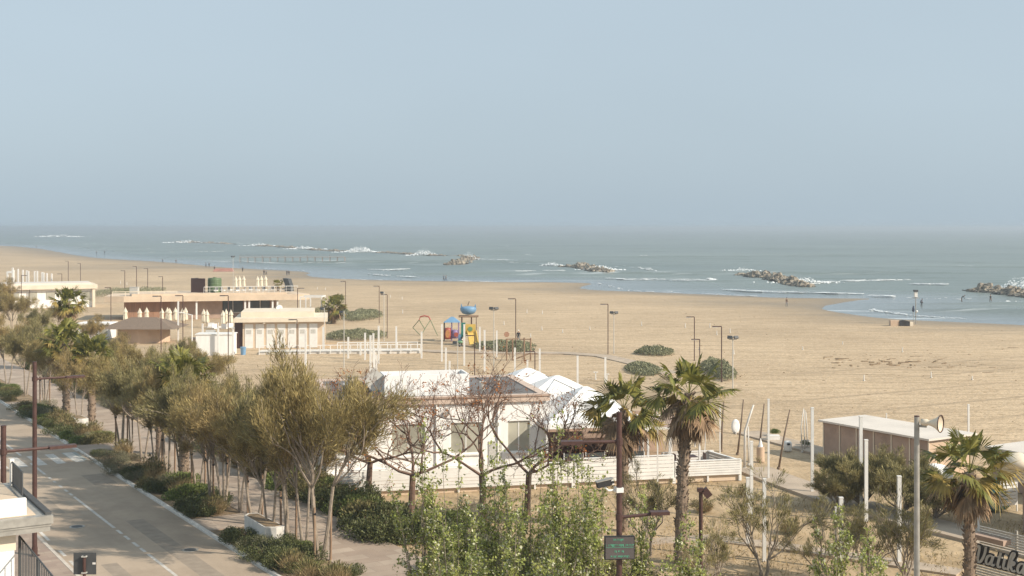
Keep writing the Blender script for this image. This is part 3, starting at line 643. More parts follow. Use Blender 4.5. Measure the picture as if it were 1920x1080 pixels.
# ---- changing huts on the right
def make_huts(label, origin, L, W, cells, h=2.35):
    o = thing('beach_huts', origin, label, 'beach huts', RA)       # local -y runs towards the viewer
    b = MB(); b.box(0, W, -L, 0, 0, h-.1, 0)
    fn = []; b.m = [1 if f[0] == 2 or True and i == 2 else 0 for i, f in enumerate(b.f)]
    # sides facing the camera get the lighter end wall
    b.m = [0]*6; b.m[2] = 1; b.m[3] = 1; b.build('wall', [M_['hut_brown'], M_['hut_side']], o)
    MB().box(-.3, W+.35, -L-.25, .25, h-.098, h+.02).build('roof', M_['hut_roof'], o)
    c = L/cells
    for k in range(cells):
        y0 = -L+k*c+.06; d = MB().box(-.035, -.002, y0, y0+c-.12, .05, h-.2)
        do = d.build('door', M_['hut_brown'], o)
        lv = MB()
        for j in range(5): lv.box(-.05, -.037, y0+c*.22, y0+c*.62, h-.75+j*.08, h-.71+j*.08)
        lv.build('louvre', M_['hut_brown'], do)
    for k in range(cells+1): MB().box(-.07, -.037, -L+k*c-.04, -L+k*c+.04, 0, h-.1).build('trim', M_['cream_light'], o)
    return o
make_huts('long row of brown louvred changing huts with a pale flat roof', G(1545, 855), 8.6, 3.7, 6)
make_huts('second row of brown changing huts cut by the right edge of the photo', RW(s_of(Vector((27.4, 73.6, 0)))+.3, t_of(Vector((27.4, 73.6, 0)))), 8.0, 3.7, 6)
# kiosk at right edge
ks = thing('slatted_kiosk', (26.65, 61.5, 0), 'brown kiosk with a deep slatted fascia at the right edge', 'kiosk', RA)
MB().box(-.6, 4.5, -4, 2.0, 0, 2.6).build('wall', M_['hut_brown'], ks)
b = MB()
for k in range(5): b.box(-1.4, 5, -5, 2.6, 2.62+k*.135, 2.62+k*.135+.11)
b.build('fascia', M_['cream_light'], ks); MB().box(-1.35, 4.9, -4.9, 2.5, 3.30, 3.34).build('roof', M_['pale_metal'], ks)
MB().box(-1.31, -1.17, 1.2, 1.34, 0, 2.6).build('post', M_['white_paint'], ks)
eg = thing('egg_lamp', (Xat(1909, 61.6), 61.6, 3.34), 'large pale egg shaped dome resting on the kiosk roof', 'dome')
MB().lathe([(.0, 0), (.40, .02), (.62, .14), (.72, .32), (.66, .52), (.45, .70), (.18, .80), (.0, .82)], 28).build('shell', M_['cream_light'], eg, True)
MB().lathe([(.3, -.0), (.3, .03)], 16).build('base', M_['pale_metal'], eg)
sg = thing('shutter_screen', G(1874, 962), 'white louvred screen between the teal boat and the kiosk', 'screen', math.radians(22))
b = MB()
for k in range(9): b.box(.05, 1.15, -.02, .02, .35+k*.18, .35+k*.18+.13)
b.build('louvre', M_['white_paint'], sg); MB().box(0, .05, -.03, .03, 0, 2.0).build('frame', M_['white_paint'], sg); MB().box(1.15, 1.2, -.03, .03, 0, 2.0).build('frame', M_['white_paint'], sg)
# teal pedal boat
pb = thing('pedal_boat', G(1795, 962), 'teal plastic pedal boat parked on the sand behind the short palm', 'pedal boat', math.radians(8))
for y in (0, 1.0):
    MB().lathe([(.02, 0), (.22, .25), (.26, .8), (.27, 2.2), (.22, 2.7), (.03, 2.95)], 14, M=T(0, y, .3) @ R(math.pi/2, 'Y'), sx=.9).build('hull', M_['teal'], pb, True)
MB().box(.5, 2.4, .1, .9, .45, .62).build('deck', M_['teal'], pb)
MB().prism([(0, 0), (.5, 0), (.62, .75), (.5, .8), (.38, .2), (0, .2)], 0, .9, M=T(1.7, .95, .62) @ R(math.pi/2, 'X')).build('seat', M_['teal'], pb)
MB().prism([(0, 0), (.9, .0), (.75, 1.0), (.5, 1.15), (.35, .9), (.2, .3)], 0, .5, M=T(2.1, .75, .5) @ R(math.pi/2, 'X')).build('slide', M_['teal'], pb)
cv = thing('covered_boat', G(1752, 905), 'white cover pulled over a small boat beside the hut end wall', 'boat', .3)
MB().lathe([(1.0, 0), (1.05, .35), (.95, .7), (.6, 1.0), (.15, 1.12), (0, 1.13)], 20, sx=1.1, sy=.7, wob=lambda k, j: 1+.05*math.sin(k*2.3+j)).build('cover', M_['white_canvas'], cv, True)
MB().box(-.9, .9, -.06, .06, -.02, .12).build('keel', M_['grey_metal'], cv)

# ---- lettered screen
vs_o = G(1838, 1078); vs0 = RW(43.4, 0); sx_ = 43.6
Yv = Y_on(1822, sx_); Pv = Vector((Xat(1822, Yv), Yv, 0))
vg = thing('slatted_screen', Pv, 'low screen of pale horizontal slats carrying the black name board', 'screen', RA-math.pi/2)
b = MB()
for k in range(5): b.box(0, 6.5, -.02, .02, .80+k*.11, .87+k*.11)
for k in range(8): b.box(.4, 6.5, -.02, .02, 2.02+k*.105, 2.085+k*.105)
b.build('slat', M_['pale_metal'], vg)
for x in (0.02, 2.1, 4.3): MB().box(x-.04, x+.04, .022, .1, 0, 2.95).build('post', M_['grey_metal'], vg)
MB().box(.35, 1.9, -.5, -.03, 2.36, 2.56).build('awning_box', M_['hut_brown'], vg)
def text_mesh(txt, size, ext, m, parent, M, shear=.25, off=0.0, name='lettering'):
    cu = bpy.data.curves.new(name, 'FONT'); cu.body = txt; cu.size = size; cu.extrude = ext; cu.shear = shear; cu.offset = off; cu.resolution_u = 3
    ob = bpy.data.objects.new('tmp', cu); COL.objects.link(ob)
    dg = bpy.context.evaluated_depsgraph_get(); dg.update(); me = bpy.data.meshes.new_from_object(ob.evaluated_get(dg)); me.transform(M)
    bpy.data.objects.remove(ob); me.materials.clear(); me.materials.append(m); o = bpy.data.objects.new(name, me); COL.objects.link(o); o.parent = parent; return o
bd = thing('name_board', Pv+Vector((0, 0, 0)), 'black outline board with grey script lettering reading Vatika', 'sign', RA-math.pi/2)
# the letters are built stroke by stroke as a joined brush script
import itertools
def stroke(b, pts, w, z0, z1, ox, oy, sc):
    # smooth the polyline and sweep a flat ribbon with thickness
    P_ = [Vector((p[0], p[1])) for p in pts]
    for _ in range(2):
        q = [P_[0]]
        for a, c in zip(P_[:-1], P_[1:]): q += [a*.75+c*.25, a*.25+c*.75]
        q.append(P_[-1]); P_ = q
    n = len(P_); Lf = []; Rt = []
    for i, p in enumerate(P_):
        d = (P_[min(i+1, n-1)]-P_[max(0, i-1)]).normalized(); nn = Vector((-d.y, d.x)); ww = w*(.55+.45*abs(d.y))
        p2 = Vector((p.x+p.y*.22, p.y))
        Lf.append(p2+nn*ww/2); Rt.append(p2-nn*ww/2)
    vs_ = [(ox+q.x*sc, z0, oy+q.y*sc) for q in Lf+Rt]+[(ox+q.x*sc, z1, oy+q.y*sc) for q in Lf+Rt]
    m = 2*n; fs = []
    for i in range(n-1):
        fs += [(i, i+1, n+i+1, n+i), (m+i, m+n+i, m+n+i+1, m+i+1), (i, m+i, m+i+1, i+1), (n+i, n+i+1, m+n+i+1, m+n+i)]
    fs += [(0, n, m+n, m), (n-1, m+n-1, m+2*n-1, 2*n-1)]
    b.add(vs_, fs)
GL = {
 'V': [[(-.10, .75), (-.02, 1.0), (.12, 1.05), (.18, .85), (.16, .35), (.22, .03), (.36, .0), (.52, .25), (.62, .7), (.60, 1.08)]],
 'a': [[(.46, .55), (.30, .66), (.08, .5), (.04, .2), (.16, 0), (.34, .08), (.46, .35), (.48, .62)], [(.48, .62), (.44, .2), (.50, 0), (.66, .10)]],
 't': [[(.18, .95), (.14, .5), (.12, .15), (.20, 0), (.36, .1)], [(-.02, .66), (.36, .68)]],
 'i': [[(.12, .62), (.10, .15), (.18, 0), (.34, .1)], [(.14, .84), (.16, .92)]],
 'k': [[(.10, 0), (.12, .7), (.20, 1.1), (.34, 1.15), (.34, .95), (.14, .5)], [(.14, .3), (.3, .56), (.46, .6), (.44, .42), (.2, .32)], [(.22, .34), (.36, .08), (.48, 0), (.62, .1)]]}
lay = [('V', 0), ('a', .62), ('t', 1.27), ('i', 1.62), ('k', 1.92), ('a', 2.50)]
lt = MB(); bk = MB(); SC = .66; zz = iter(range(200))
for ch, ox in lay:
    for st in GL[ch]:
        i = next(zz); stroke(lt, st, .17, -.105-.0015*i, -.085, .22+ox*SC*1.2, .98+.36, SC)
        stroke(bk, st, .42, -.082-.0011*i, -.03, .22+ox*SC*1.2, .98+.36, SC)
bk.build('backing', M_['dark'], bd); lt.build('lettering', M_['letter_grey'], bd)

# ---- balcony building bottom left
bl_s, bl_Y = 6.55, 30.0
bo = thing('apartment_house', Vector((0, 0, 0)), 'white house with a projecting balcony roof at the lower left corner', 'building', RA)
s0 = s_of(Vector((-10.75, 30, 0))); t0 = t_of(Vector((-10.75, 30, 0)))
MB().box(s0-6, s0, t0, t0+4.6, 8.06, 8.25).box(s0-6, s0-.04, t0+.03, t0+4.55, 8.0, 8.058).box(s0-6, s0-.06, t0+.05, t0+4.5, 7.88, 7.998).build('balcony_slab', M_['grey_metal'], bo)  # grey chosen dark so the colour holds the shade on the slab face
MB().box(s0-6, s0-.35, t0+.25, t0+4.6, 8.252, 8.27).build('balcony_floor', M_['cream'], bo)
b = MB()
for k in range(30): b.box(s0-.16, s0-.02, t0+.1+k*.15, t0+.19+k*.15, 8.252, 8.32)
b.build('edge_tiles', M_['dark_grey'], bo)
MB().box(s0-6, s0-.55, t0+.25, t0+.40, 8.272, 8.66).build('parapet', M_['white_wall'], bo)
MB().box(s0-6, s0-.80, t0+.35, t0+9, -.1, 7.45).build('wall', M_['white_wall'], bo)
MB().box(s0-6, s0-.76, t0+.38, t0+9, 7.452, 7.879).build('upper_wall', M_['cream_light'], bo)
def railing(parent, pa, pb2, zf, zt, n, name='railing'):
    r = MB(); pa = Vector(pa); pb2 = Vector(pb2)
    for z in (zf+.05, zt): r.tube([(pa.x, pa.y, z), (pb2.x, pb2.y, z)], .022, 6)
    for k in range(n+1):
        q = pa.lerp(pb2, k/n); r.tube([(q.x, q.y, zf), (q.x, q.y, zt)], .012 if k % 12 else .03, 5)
    return r.build(name, M_['dark_grey'], parent)
qa = Vector((-12.25, 32.0, 0)); qb = Vector((-13.05, 33.4, 0))
railing(bo, (s_of(qa), t_of(qa)), (s_of(qb), t_of(qb)), 8.3, 8.88, 16)
MB().box(s_of(qb)-.05, s_of(qb)+.05, t_of(qb)-.05, t_of(qb)+.05, 8.26, 8.95).build('post', M_['white_paint'], bo)
railing(bo, (6.0, 32.3), (5.85, 25.5), 6.55, 7.6, 34)
MB().box(3.0, 6.1, 24.0, 32.4, 6.3, 6.5).build('lower_balcony', M_['stone_planter'], bo)
# ================================================================ FAR BUILDINGS AND BEACH FURNITURE
# far left pavilion
YA = 240.0
pa = thing('beach_pavilion', (Xat(183, YA), YA, 0), 'long pale flat roofed pavilion at the far left', 'building', math.radians(23))
za = Zat(541, YA)
MB().box(-24, -.9, .8, 9, 0, za-.02).build('wall', M_['white_wall'], pa)
MB().box(-24, 0, 0, 10, za, za+.75).build('roof', M_['cream_light'], pa)
MB().box(-23, -1, 1, 9, za+.752, za+1.1).build('roof_deck', M_['hut_roof'], pa)
MB().box(-.9, -.4, .2, 1.0, 0, za-.02).build('column', M_['cream_light'], pa)
for k in range(7): MB().box(-2.8-k*3.1, -.9-k*3.1-.4, .7, .798, 1.6, 3.0).build('window', M_['glass_green'], pa)
for k in range(3): MB().box(-5-k*7, -4.9-k*7, .3, .4, 0, za-.02).build('post', M_['brown_metal'], pa)
for i, (px, pt) in enumerate(((26, 506), (34, 504), (43, 506), (50, 507), (53.5, 508), (65, 508), (70, 508), (79, 510), (82, 511), (88, 512), (97, 513))):
    Y = 258; o = MB().box(-.13, .13, -.13, .13, 0, 1).build('roof_post', M_['white_paint']); o.scale = (1, 1, Zat(pt, Y)); o.location = (Xat(px, Y), Y, 0)
    tag(o, 'white post behind the far left pavilion, %s from the left' % ORD[i], 'post', 'white posts behind the far pavilion')
fg = thing('post_frame', (Xat(14, 255), 255, 0), 'white goal shaped post frame above the far left pavilion', 'frame')
MB().box(-.15, .15, -.15, .15, 0, Zat(509, 255)).build('post', M_['white_paint'], fg); MB().box(.9, 1.2, -.15, .15, 0, Zat(502, 255)).build('post', M_['white_paint'], fg); MB().box(.152, .898, -.15, .15, Zat(512, 255), Zat(508, 255)).build('beam', M_['white_paint'], fg)
dh = thing('dark_hut', (Xat(-2, 228), 228, 0), 'dark hut with brown pitched roof cut by the left edge', 'hut')
MB().box(-5, 1.0, 0, 4, 0, 3.0).build('wall', M_['brown_metal'], dh); MB().prism([(-5.4, 3.02), (1.5, 3.02), (-1.2, 4.5), (-5.4, 4.5)], -4.4, .4, M=R(math.pi/2, 'X')).build('roof', M_['roof_grey'], dh)

# beach bar with roof terrace
YB = 205.0
bb = thing('beach_bar', (Xat(232, YB), YB, 0), 'long beach bar with orange timber wall and a roof terrace', 'building', math.radians(15))
B0 = Vector((Xat(232, YB), YB, 0)); bc, bs_ = math.cos(math.radians(15)), math.sin(math.radians(15))
def bar_x(px, y=0.0):          # local x on the bar at which local depth y shows at a photo column
    k_ = (px-960)/FPX; return (k_*(B0.y+y*bc)-(B0.x-y*bs_))/(bc-k_*bs_)
Wb = bar_x(556); zb = Zat(567, YB); zt = Zat(556, YB)
MB().box(7.2, 15.5, 2.3, 10, 0, zb).build('shade_toned_wall', M_['hut_brown'], bb)  # brown in place of timber paints in the shade on this stretch of wall
b = MB(); b.box(0, 7.2, 1.7, 10, 0, zb); b.build('timber_wall', M_['wood'], bb)
MB().box(15.5, Wb-3, 3.4, 10, 0, zb).build('wall', M_['hut_brown'], bb)
for x0, x1 in ((14.2, 18.9), (20.1, 23.3)):
    w = MB().box(x0+.0, x1, 3.25, 3.395 if x0 > 15.5 else 2.99, .9, zb-.1)
for x0, x1 in ((15.6, 18.9), (20.1, 23.3)):
    w = MB().box(x0, x1, 3.25, 3.395, .9, zb-.1).build('window', M_['glass'], bb)
    MB().box((x0+x1)/2-.05, (x0+x1)/2+.05, 3.2, 3.248, .9, zb-.1).box(x0, x1, 3.2, 3.248, .8, .898).build('frame', M_['white_paint'], w)
MB().prism([(-3.0, 1.0), (0, 0), (Wb, 0), (Wb+2.2, .6), (Wb, 11), (-2, 11)], zb+.01, zt).build('roof_slab', M_['cream'], bb)
MB().box(1.2, Wb-1.5, .5, 10, zt+.002, zt+.32).build('roof_deck', M_['cream'], bb)
for x in (11.2, 18.95, 19.6, 23.4, 24.2): MB().box(x, x+.28, .3, .6, 0, zb).build('column', M_['white_paint'], bb)
rl = MB(); z = zt+.32
for k in range(17): rl.tube([(12.5+k*.95, .9, z), (12.5+k*.95, .9, z+1.0)], .03, 5)
rl.tube([(12.5, .9, z+1.0), (27.7, .9, z+1.0)], .045, 5); rl.tube([(12.5, .9, z+.5), (27.7, .9, z+.5)], .02, 5); rl.build('terrace_railing', M_['white_paint'], bb)
rl = MB(); rl.box(-1.8, 8.3, .6, .72, z+.35, z+.45)
for k in range(6): rl.box(-1.8+k*2.0, -1.72+k*2.0, .6, .72, zt+.0, z+.348)
rl.build('roof_rail', M_['cream_light'], bb)
zt2 = zt+.32
def on_roof(px, y=4.0): x = bar_x(px, y); return Vector((B0.x+x*bc-y*bs_, B0.y+x*bs_+y*bc, zt2))
sb = thing('screen_wall', on_roof(358), 'dark grey boarded screen on the bar roof terrace', 'screen', math.radians(-20))
MB().box(0, 2.7, 0, .1, 0, 2.35).build('boarding', M_['brown_metal'], sb); MB().box(0, .1, .1, 2, 0, 2.35).build('side_panel', M_['dark_grey'], sb)
wt_ = thing('water_tank', on_roof(402.5), 'green ribbed water tank on the bar roof terrace', 'tank')
MB().lathe([(1.05, 0), (1.1, .1)]+[(1.1+(.04 if k % 2 else 0), .15+k*.14) for k in range(15)]+[(1.05, 2.35)], 24).build('shell', M_['tank_green'], wt_)
MB().lathe([(.3, 2.35), (.3, 2.45), (0, 2.5)], 14).build('lid', M_['tank_green'], wt_)
vb = thing('vent_box', on_roof(252, 2.0)+Vector((0, 0, 0)), 'pale blue grey ventilation box on the left end of the bar roof', 'vent')
MB().box(-.65, .65, -.5, .5, 0, 1.05).build('casing', M_['pale_metal'], vb); MB().box(-.7, .7, -.55, .55, 1.052, 1.1).build('cap', M_['pale_metal'], vb)
dp = thing('dark_canopy_seat', on_roof(537), 'dark hooded lounge pod at the right end of the roof terrace', 'seat', -.3)
MB().prism([(0, 0), (1.1, 0), (1.0, .9), (.6, 2.1), (-.4, 2.2), (0, 1.2)], -.6, .6, M=R(math.pi/2, 'X')).build('hood', M_['dark_grey'], dp); MB().box(-.1, .9, -.55, .55, .3, .5, M=T(-.5, 0, 0)).build('cushion', M_['cloth_navy'], dp)
# closed parasols
def mk_parasol():
    o = thing('closed_parasol', (0, 0, 0), 'parasol', 'parasol')
    MB().tube([(0, 0, 0), (0, 0, 2.55)], .035, 8).build('pole', M_['wood_light'], o)
    MB().lathe([(.24, .75), (.27, .9), (.22, 1.5), (.20, 1.75), (.27, 1.85), (.20, 2.1), (.06, 2.45), (.02, 2.6)], 14, wob=lambda k, j: 1+.22*(k % 2)).build('canopy', M_['cream_fabric'], o)
    MB().box(-.3, .3, -.3, .3, 0, .08).build('base', M_['stone_planter'], o); return o
parasol = First(mk_parasol)
for i, (px, py) in enumerate(((442, 541), (449, 540), (457, 541), (483, 541), (490, 541), (498, 541))):
    where = 'left group' if i < 3 else 'right group'
    parasol(tuple(on_roof(px, 5+(i % 3)*1.1)), 'closed cream parasol on the bar roof terrace, %s of the %s' % (ORD[i % 3], where), scale=1.0, group='closed parasols on the roof terrace')
for i, px in enumerate((235, 262, 275, 303.5, 314, 318, 329, 342, 348)):
    Y = 196-(i % 2)*2; parasol((Xat(px, Y), Y, 0), 'closed cream parasol in front of the timber wall, %s from the left' % ORD[i], scale=(1.15, 1.15, 1.06), group='closed parasols before the timber wall')
for i, px in enumerate((382, 388, 418, 424, 433, 464, 474, 483)):
    Y = 192-(i % 3)*1.5; parasol((Xat(px, Y), Y, 0), 'closed cream parasol in front of the dark bar windows, %s from the left' % ORD[i], scale=(1.15, 1.15, 1.06), group='closed parasols before the bar windows')
for i in range(9):
    px = 405+i*13; q = on_roof(px, 2.2+(i % 3)); o = thing('lounge_chair', q, 'white lounge chair on the bar roof terrace, %s from the left' % ORD[i], 'chair', i*1.3, 'lounge chairs on the roof terrace')
    MB().box(-.3, .3, -.3, .3, .25, .42).build('seat', M_['white_paint'], o); MB().box(-.3, .3, .22, .3, .422, .85).build('backrest', M_['cloth_grey'], o)
for i in range(8):
    px = 395+i*9; Y = 188-(i % 2)*2; o = thing('lounge_chair', (Xat(px, Y), Y, 0), 'white lounge chair on the sand before the bar, %s from the left' % ORD[i], 'chair', i*.9, 'lounge chairs below the bar')
    MB().box(-.45, .45, -.3, .3, .25, .45).build('seat', M_['white_paint'], o); MB().box(-.45, .45, .22, .3, .452, .95).build('backrest', M_['white_canvas'], o)
pg = thing('timber_pergola', (Xat(562, 200), 200, 0), 'open white post frame at the right end of the beach bar', 'frame')
hz_ = Zat(558, 200)
for x, y in ((0, 0), (1.6, 0), (3.3, 0), (.2, 4), (3.3, 4)): MB().box(x, x+.16, y, y+.16, 0, hz_).build('post', M_['white_paint'], pg)
MB().box(0, 3.46, 0, .16, hz_+.002, hz_+.18).box(0, 3.46, 4, 4.16, hz_+.002, hz_+.18).box(3.3, 3.46, .16, 4, hz_+.002, hz_+.18).build('beam', M_['white_paint'], pg)
dsh = thing('satellite_dish', (Xat(523, 166), 166, 3.62), 'round pale satellite dish on the cabin roof', 'satellite dish', .5)
MB().lathe([(0, 0), (.27, .03), (.47, .11), (.49, .12), (.28, .055), (0, .025)], 22, M=T(0, 0, .85) @ R(math.radians(75), 'X')).build('dish', M_['pale_metal'], dsh, True); MB().tube([(0, .15, 0), (0, .15, .8)], .04).build('mast', M_['grey_metal'], dsh)

# cabins with white doors
YC = 158.0; xc0 = Xat(455, YC); xc1 = Xat(608, YC); Wc = xc1-xc0
cb = thing('cabin_block', (xc0, YC, 0), 'cream cabin block with seven white doors and stepped roof', 'building', math.radians(8))
hc = Zat(604, YC)
MB().box(0, Wc, .0, 8, 0, hc).build('wall', M_['cream'], cb)
MB().box(-1.0, Wc+.3, -.7, 9, hc+.002, hc+.5).build('roof', M_['cream_light'], cb); MB().box(-.3, Wc-1.4, 1.5, 9, hc+.502, hc+1.15).build('upper_roof', M_['cream_light'], cb)
MB().box(-1, -.05, .3, 4, 0, hc-.05).build('side_store', M_['brown_metal'], cb)
for k in range(7):
    x = .15+k*(Wc-.9)/7; d = MB().box(x+.12, x+1.12, -.05, -.002, .05, hc-.25).build('door', M_['white_paint'], cb)
    MB().box(x+.3, x+.9, -.07, -.052, 1.8, 2.3).build('vent', M_['pale_metal'], d)
for x in (2.6, 6.6): MB().lathe([(0, 0), (.2, .05), (.2, .14), (0, .2)], 12, M=T(x, -.45, hc-.22)).build('roof_lamp', M_['cream_light'], cb, True)
# white rendered store, kiosk, silver van-like kiosk
st = thing('white_store', (Xat(367, 149), 149, 0), 'plain white store with rail on top in front of the bar', 'hut', math.radians(3))
MB().box(0, 4.3, 0, 2.5, 0, Zat(628, 149)).build('wall', M_['white_wall'], st); MB().box(-.08, 4.4, -.08, 2.6, Zat(628, 149)+.002, Zat(626.4, 149)+.0).build('roof', M_['white_paint'], st)
MB().box(-1.0, -.02, .4, 2.2, 0, 2.0).build('annex', M_['hut_brown'], st)
rk = thing('reed_roof_kiosk', (Xat(270, 168), 168, 0), 'low kiosk with a broad tan reed roof half hidden by trees', 'kiosk')
MB().add([(-5, -4, 1.9), (5, -4, 1.9), (5, 4, 1.9), (-5, 4, 1.9), (-1.6, 0, 3.2), (1.6, 0, 3.2)], [(0, 1, 5, 4), (1, 2, 5), (2, 3, 4, 5), (3, 0, 4), (3, 2, 1, 0)]).build('roof', M_['driftwood'], rk); MB().lathe([(3.8, 0), (3.8, 1.99)], 16, sx=.9, sy=.75).build('wall', M_['hut_side'], rk)
sk = thing('glazed_kiosk', (Xat(146, 172), 172, 0), 'small white kiosk with silver glazing by the far palms', 'kiosk')
MB().box(0, 4.2, 0, 3, 0, 1.9).build('wall', M_['white_paint'], sk); MB().box(-.2, 4.4, -.3, 3.2, 1.902, 2.1).build('roof', M_['white_canvas'], sk)
for x in (.3, 1.6, 2.9): MB().box(x, x+1.0, -.05, -.002, .6, 1.7).build('window', M_['glass_green'], sk)
ts = thing('notice_board', (Xat(395, 168), 168, 0), 'white notice board with dark lettering marks in front of the bar terrace', 'sign')
MB().box(-.65, .65, -.03, .03, .8, 1.5).build('board', M_['white_paint'], ts)
for x in (-.6, .6): MB().box(x-.04, x+.04, .032, .1, 0, 1.5).build('post', M_['grey_metal'], ts)
rb_ = thing('recycling_bin', (Xat(456, 150), 150, 0), 'small blue bin beside the white store', 'bin'); MB().lathe([(.28, 0), (.34, .9)], 12).build('body', M_['blue_pl'], rb_); MB().lathe([(.36, .9), (.36, .96), (0, 1.02)], 12).build('lid', M_['blue_pl'], rb_)

# cabin railing
rl_y = 150.0
rg = thing('ramp_railing', (Xat(486, rl_y), rl_y, 0), 'long white railing of the ramp in front of the cabin block', 'railing', math.radians(6))
Lr = 18.9; b = MB()
for k in range(17): b.box(k*Lr/16-.05, k*Lr/16+.05, -.05, .05, 0, 1.05)
b.build('post', M_['white_paint'], rg)
rg.children[0]['label'] = 'evenly spaced white railing posts'; rg.children[0]['kind'] = 'stuff'
MB().box(0, Lr, -.04, .04, 1.052, 1.14).box(0, Lr, -.03, .03, .5, .58).build('rail', M_['white_paint'], rg)
for zz_, dy in ((0, 3.2),):
    b = MB(); 
    for k in range(9): b.box(9+k*1.2-.04, 9+k*1.2+.04, dy-.04, dy+.04, 0, 1.05)
    b.box(9, 18.7, dy-.04, dy+.04, 1.052, 1.12); b.build('back_railing', M_['white_paint'], rg)
MB().box(0, Lr, .2, 3.0, 0, .35).build('ramp', M_['planter'], rg)

# ---- white square posts on the sand: px, top py, foot py, what sets it apart
def white_post(px, pt, pb_, label, w=.095, group='white posts on the sand', m='white_paint'):
    p = G(px, pb_); h = Zat(pt, p.y)
    o = thing('beach_post', p, label, 'post', 0, group)
    MB().box(-w, w, -w, w, 0, h-.06).build('shaft', M_[m], o); MB().box(-w-.01, w+.01, -w-.01, w+.01, h-.058, h).build('cap', M_[m], o); return o
row = [(573,620,697),(606,613,655),(653,632,672),(676,642,666),(684.5,624,675),(694.7,629,709),(700,625,680),(701.5,653,708),(705.5,665,707),(710,611,682),(743,612,655),(790.5,622,672),
 (828.5,608,678),(836,652,697),(843,677,697),(870.5,608,686),(899.7,613,660),(908.7,619,697),(931.5,620,670),(965.5,652,703),(989,675,700),(1012,654,707),(1083,667,720),(1135,670,720)]
for i, (px, a, c) in enumerate(row):
    if px < 800: where = 'between cabins and restaurant roof, %s from the left' % ORD[i]
    elif px < 860: where = 'left of the play tower, %s from the left' % ORD[i-12]
    elif px < 940: where = 'by the play tower slide, %s from the left' % ORD[i-15]
    elif px < 1020: where = 'by the brown exercise frame, %s from the left' % ORD[i-19]
    else: where = ['behind the middle canopy tent', 'behind the front canopy tent'][i-22]
    white_post(px, a, c, 'slim white post '+where)
for px, a, c, lb in ((297,600,640,'slim white post behind the tamarisks below the reed roof'),(338,655,690,'slim white post left of the white store'),(380,607,650,'slim white post over the left of the white store'),(409,613,668,'slim white post over the middle of the white store'),(437,618,672,'slim white post at the right corner of the white store'),(334,565,640,'tall slim white post in front of the timber wall'),(259,607,640,'short white post by the reed roofed kiosk')):
    white_post(px, a, c, lb)
near_posts = [(1350,758,850,0.044,'white post hidden among the palm fronds'),(1441,748,900,0.055,'tall white post left of the concrete path'),(1523,764,925,0.074,'tall white round post standing alone left of the huts'),(1614,780,952,0.081,'tall white post in front of the tamarisk bush'),
 (1624,824,978,0.081,'shorter white post directly right of the tall one at the tamarisk bush'),(1577,932,1064,0.081,'speckled white post among the pale poplar shoots'),(1686,892,1056,0.081,'speckled white post right of the tamarisk bush'),(1816,758,845,0.058,'pale blue topped post behind the second row of huts'),
 (1409,827,975,0.074,'white post at the corner of the slat fence'),(1402,895,1022,0.074,'white post just left of and below the fence corner'),(1433,897,1052,0.074,'white post behind the thin tamarisk'),(1256,823,900,0.066,'white post behind the trunk of the tall palm'),
 (1075,758,850,0.037,'slim grey white pole in front of the canopy tent'),(1182,800,880,0.037,'slim white pole under the palm fronds'),(1233,765,935,0.037,'slim white pole in front of the slat fence'),(1303,800,838,0.052,'short white post at the back of the terrace'),(1322,805,848,0.052,'second short white post at the back of the terrace'),
 (1567,950,1080,0.037,'thin white stick among the poplar leaves'),(1835,918,1000,0.044,'white post beside the teal pedal boat')]
for px, a, c, w, lb in near_posts: white_post(px, a, c, lb, w, 'tall white posts near the huts')
# white bent driftwood poles & brown leaning poles
def pole_thing(name, pts_px, foot, r, m, label, cat, r2=None):
    p = G(*foot); o = thing(name, p, label, cat)
    pts = [(Xat(x, p.y)-p.x, 0, Zat(y, p.y)) for x, y in pts_px]
    n = len(pts); MB().tube(pts, [r+( (r2 or r*.6)-r)*i/(n-1) for i in range(n)], 8).build('stem', M_[m], o, True)
    MB().lathe([(r*1.8, 0), (r*1.5, .12)], 8).build('footing', M_[m], o)
    return o
pole_thing('driftwood_pole', [(1396,880),(1397,808),(1404,785),(1413,759)], (1396,880), .09, 'bleached', 'bleached bent driftwood pole like a bare branch', 'driftwood pole')
pole_thing('driftwood_pole', [(1404,872),(1403,800)], (1404,872), .06, 'bleached', 'short bleached pole beside the bent one', 'driftwood pole')
pole_thing('driftwood_pole', [(1383,852),(1389,800),(1394,749)], (1383,852), .07, 'driftwood', 'grey brown leaning pole right of the white oval board', 'driftwood pole')
pole_thing('driftwood_pole', [(1460,879),(1470,820),(1481,768)], (1460,879), .07, 'driftwood', 'grey brown leaning pole in front of the hut path', 'driftwood pole')
pole_thing('driftwood_pole', [(1424,838),(1428,800),(1433,757)], (1424,838), .07, 'driftwood', 'grey brown leaning pole behind the terracotta pot', 'driftwood pole')
pole_thing('driftwood_pole', [(1352,846),(1354,800),(1357,752)], (1352,846), .08, 'driftwood', 'brown upright pole beside the palm crown', 'driftwood pole')
for i, (a, b_, c, lb) in enumerate(((1504,1502,1507,'left'),(1509,1508,1509,'middle'),(1514,1513,1511,'right'))):
    pole_thing('driftwood_pole', [(a,848-i*3),(b_,800),(c,766+i*3)], (a,848-i*3), .045, 'bleached', '%s one of three thin bleached poles left of the huts' % lb, 'driftwood pole')
sf = thing('surfboard', G(1379, 814), 'white oval board standing upright among leaning poles', 'board')
MB().lathe([(0, -.06), (.18, -.05), (.31, -.0), (.31, .02), (.18, .05), (0, .06)], 24, M=T(0, 0, .55) @ R(math.pi/2, 'X'), sy=1.75).build('deck', M_['white_canvas'], sf, True); MB().box(-.03, .03, -.3, .06, -.0, .2).build('fin', M_['white_paint'], sf)
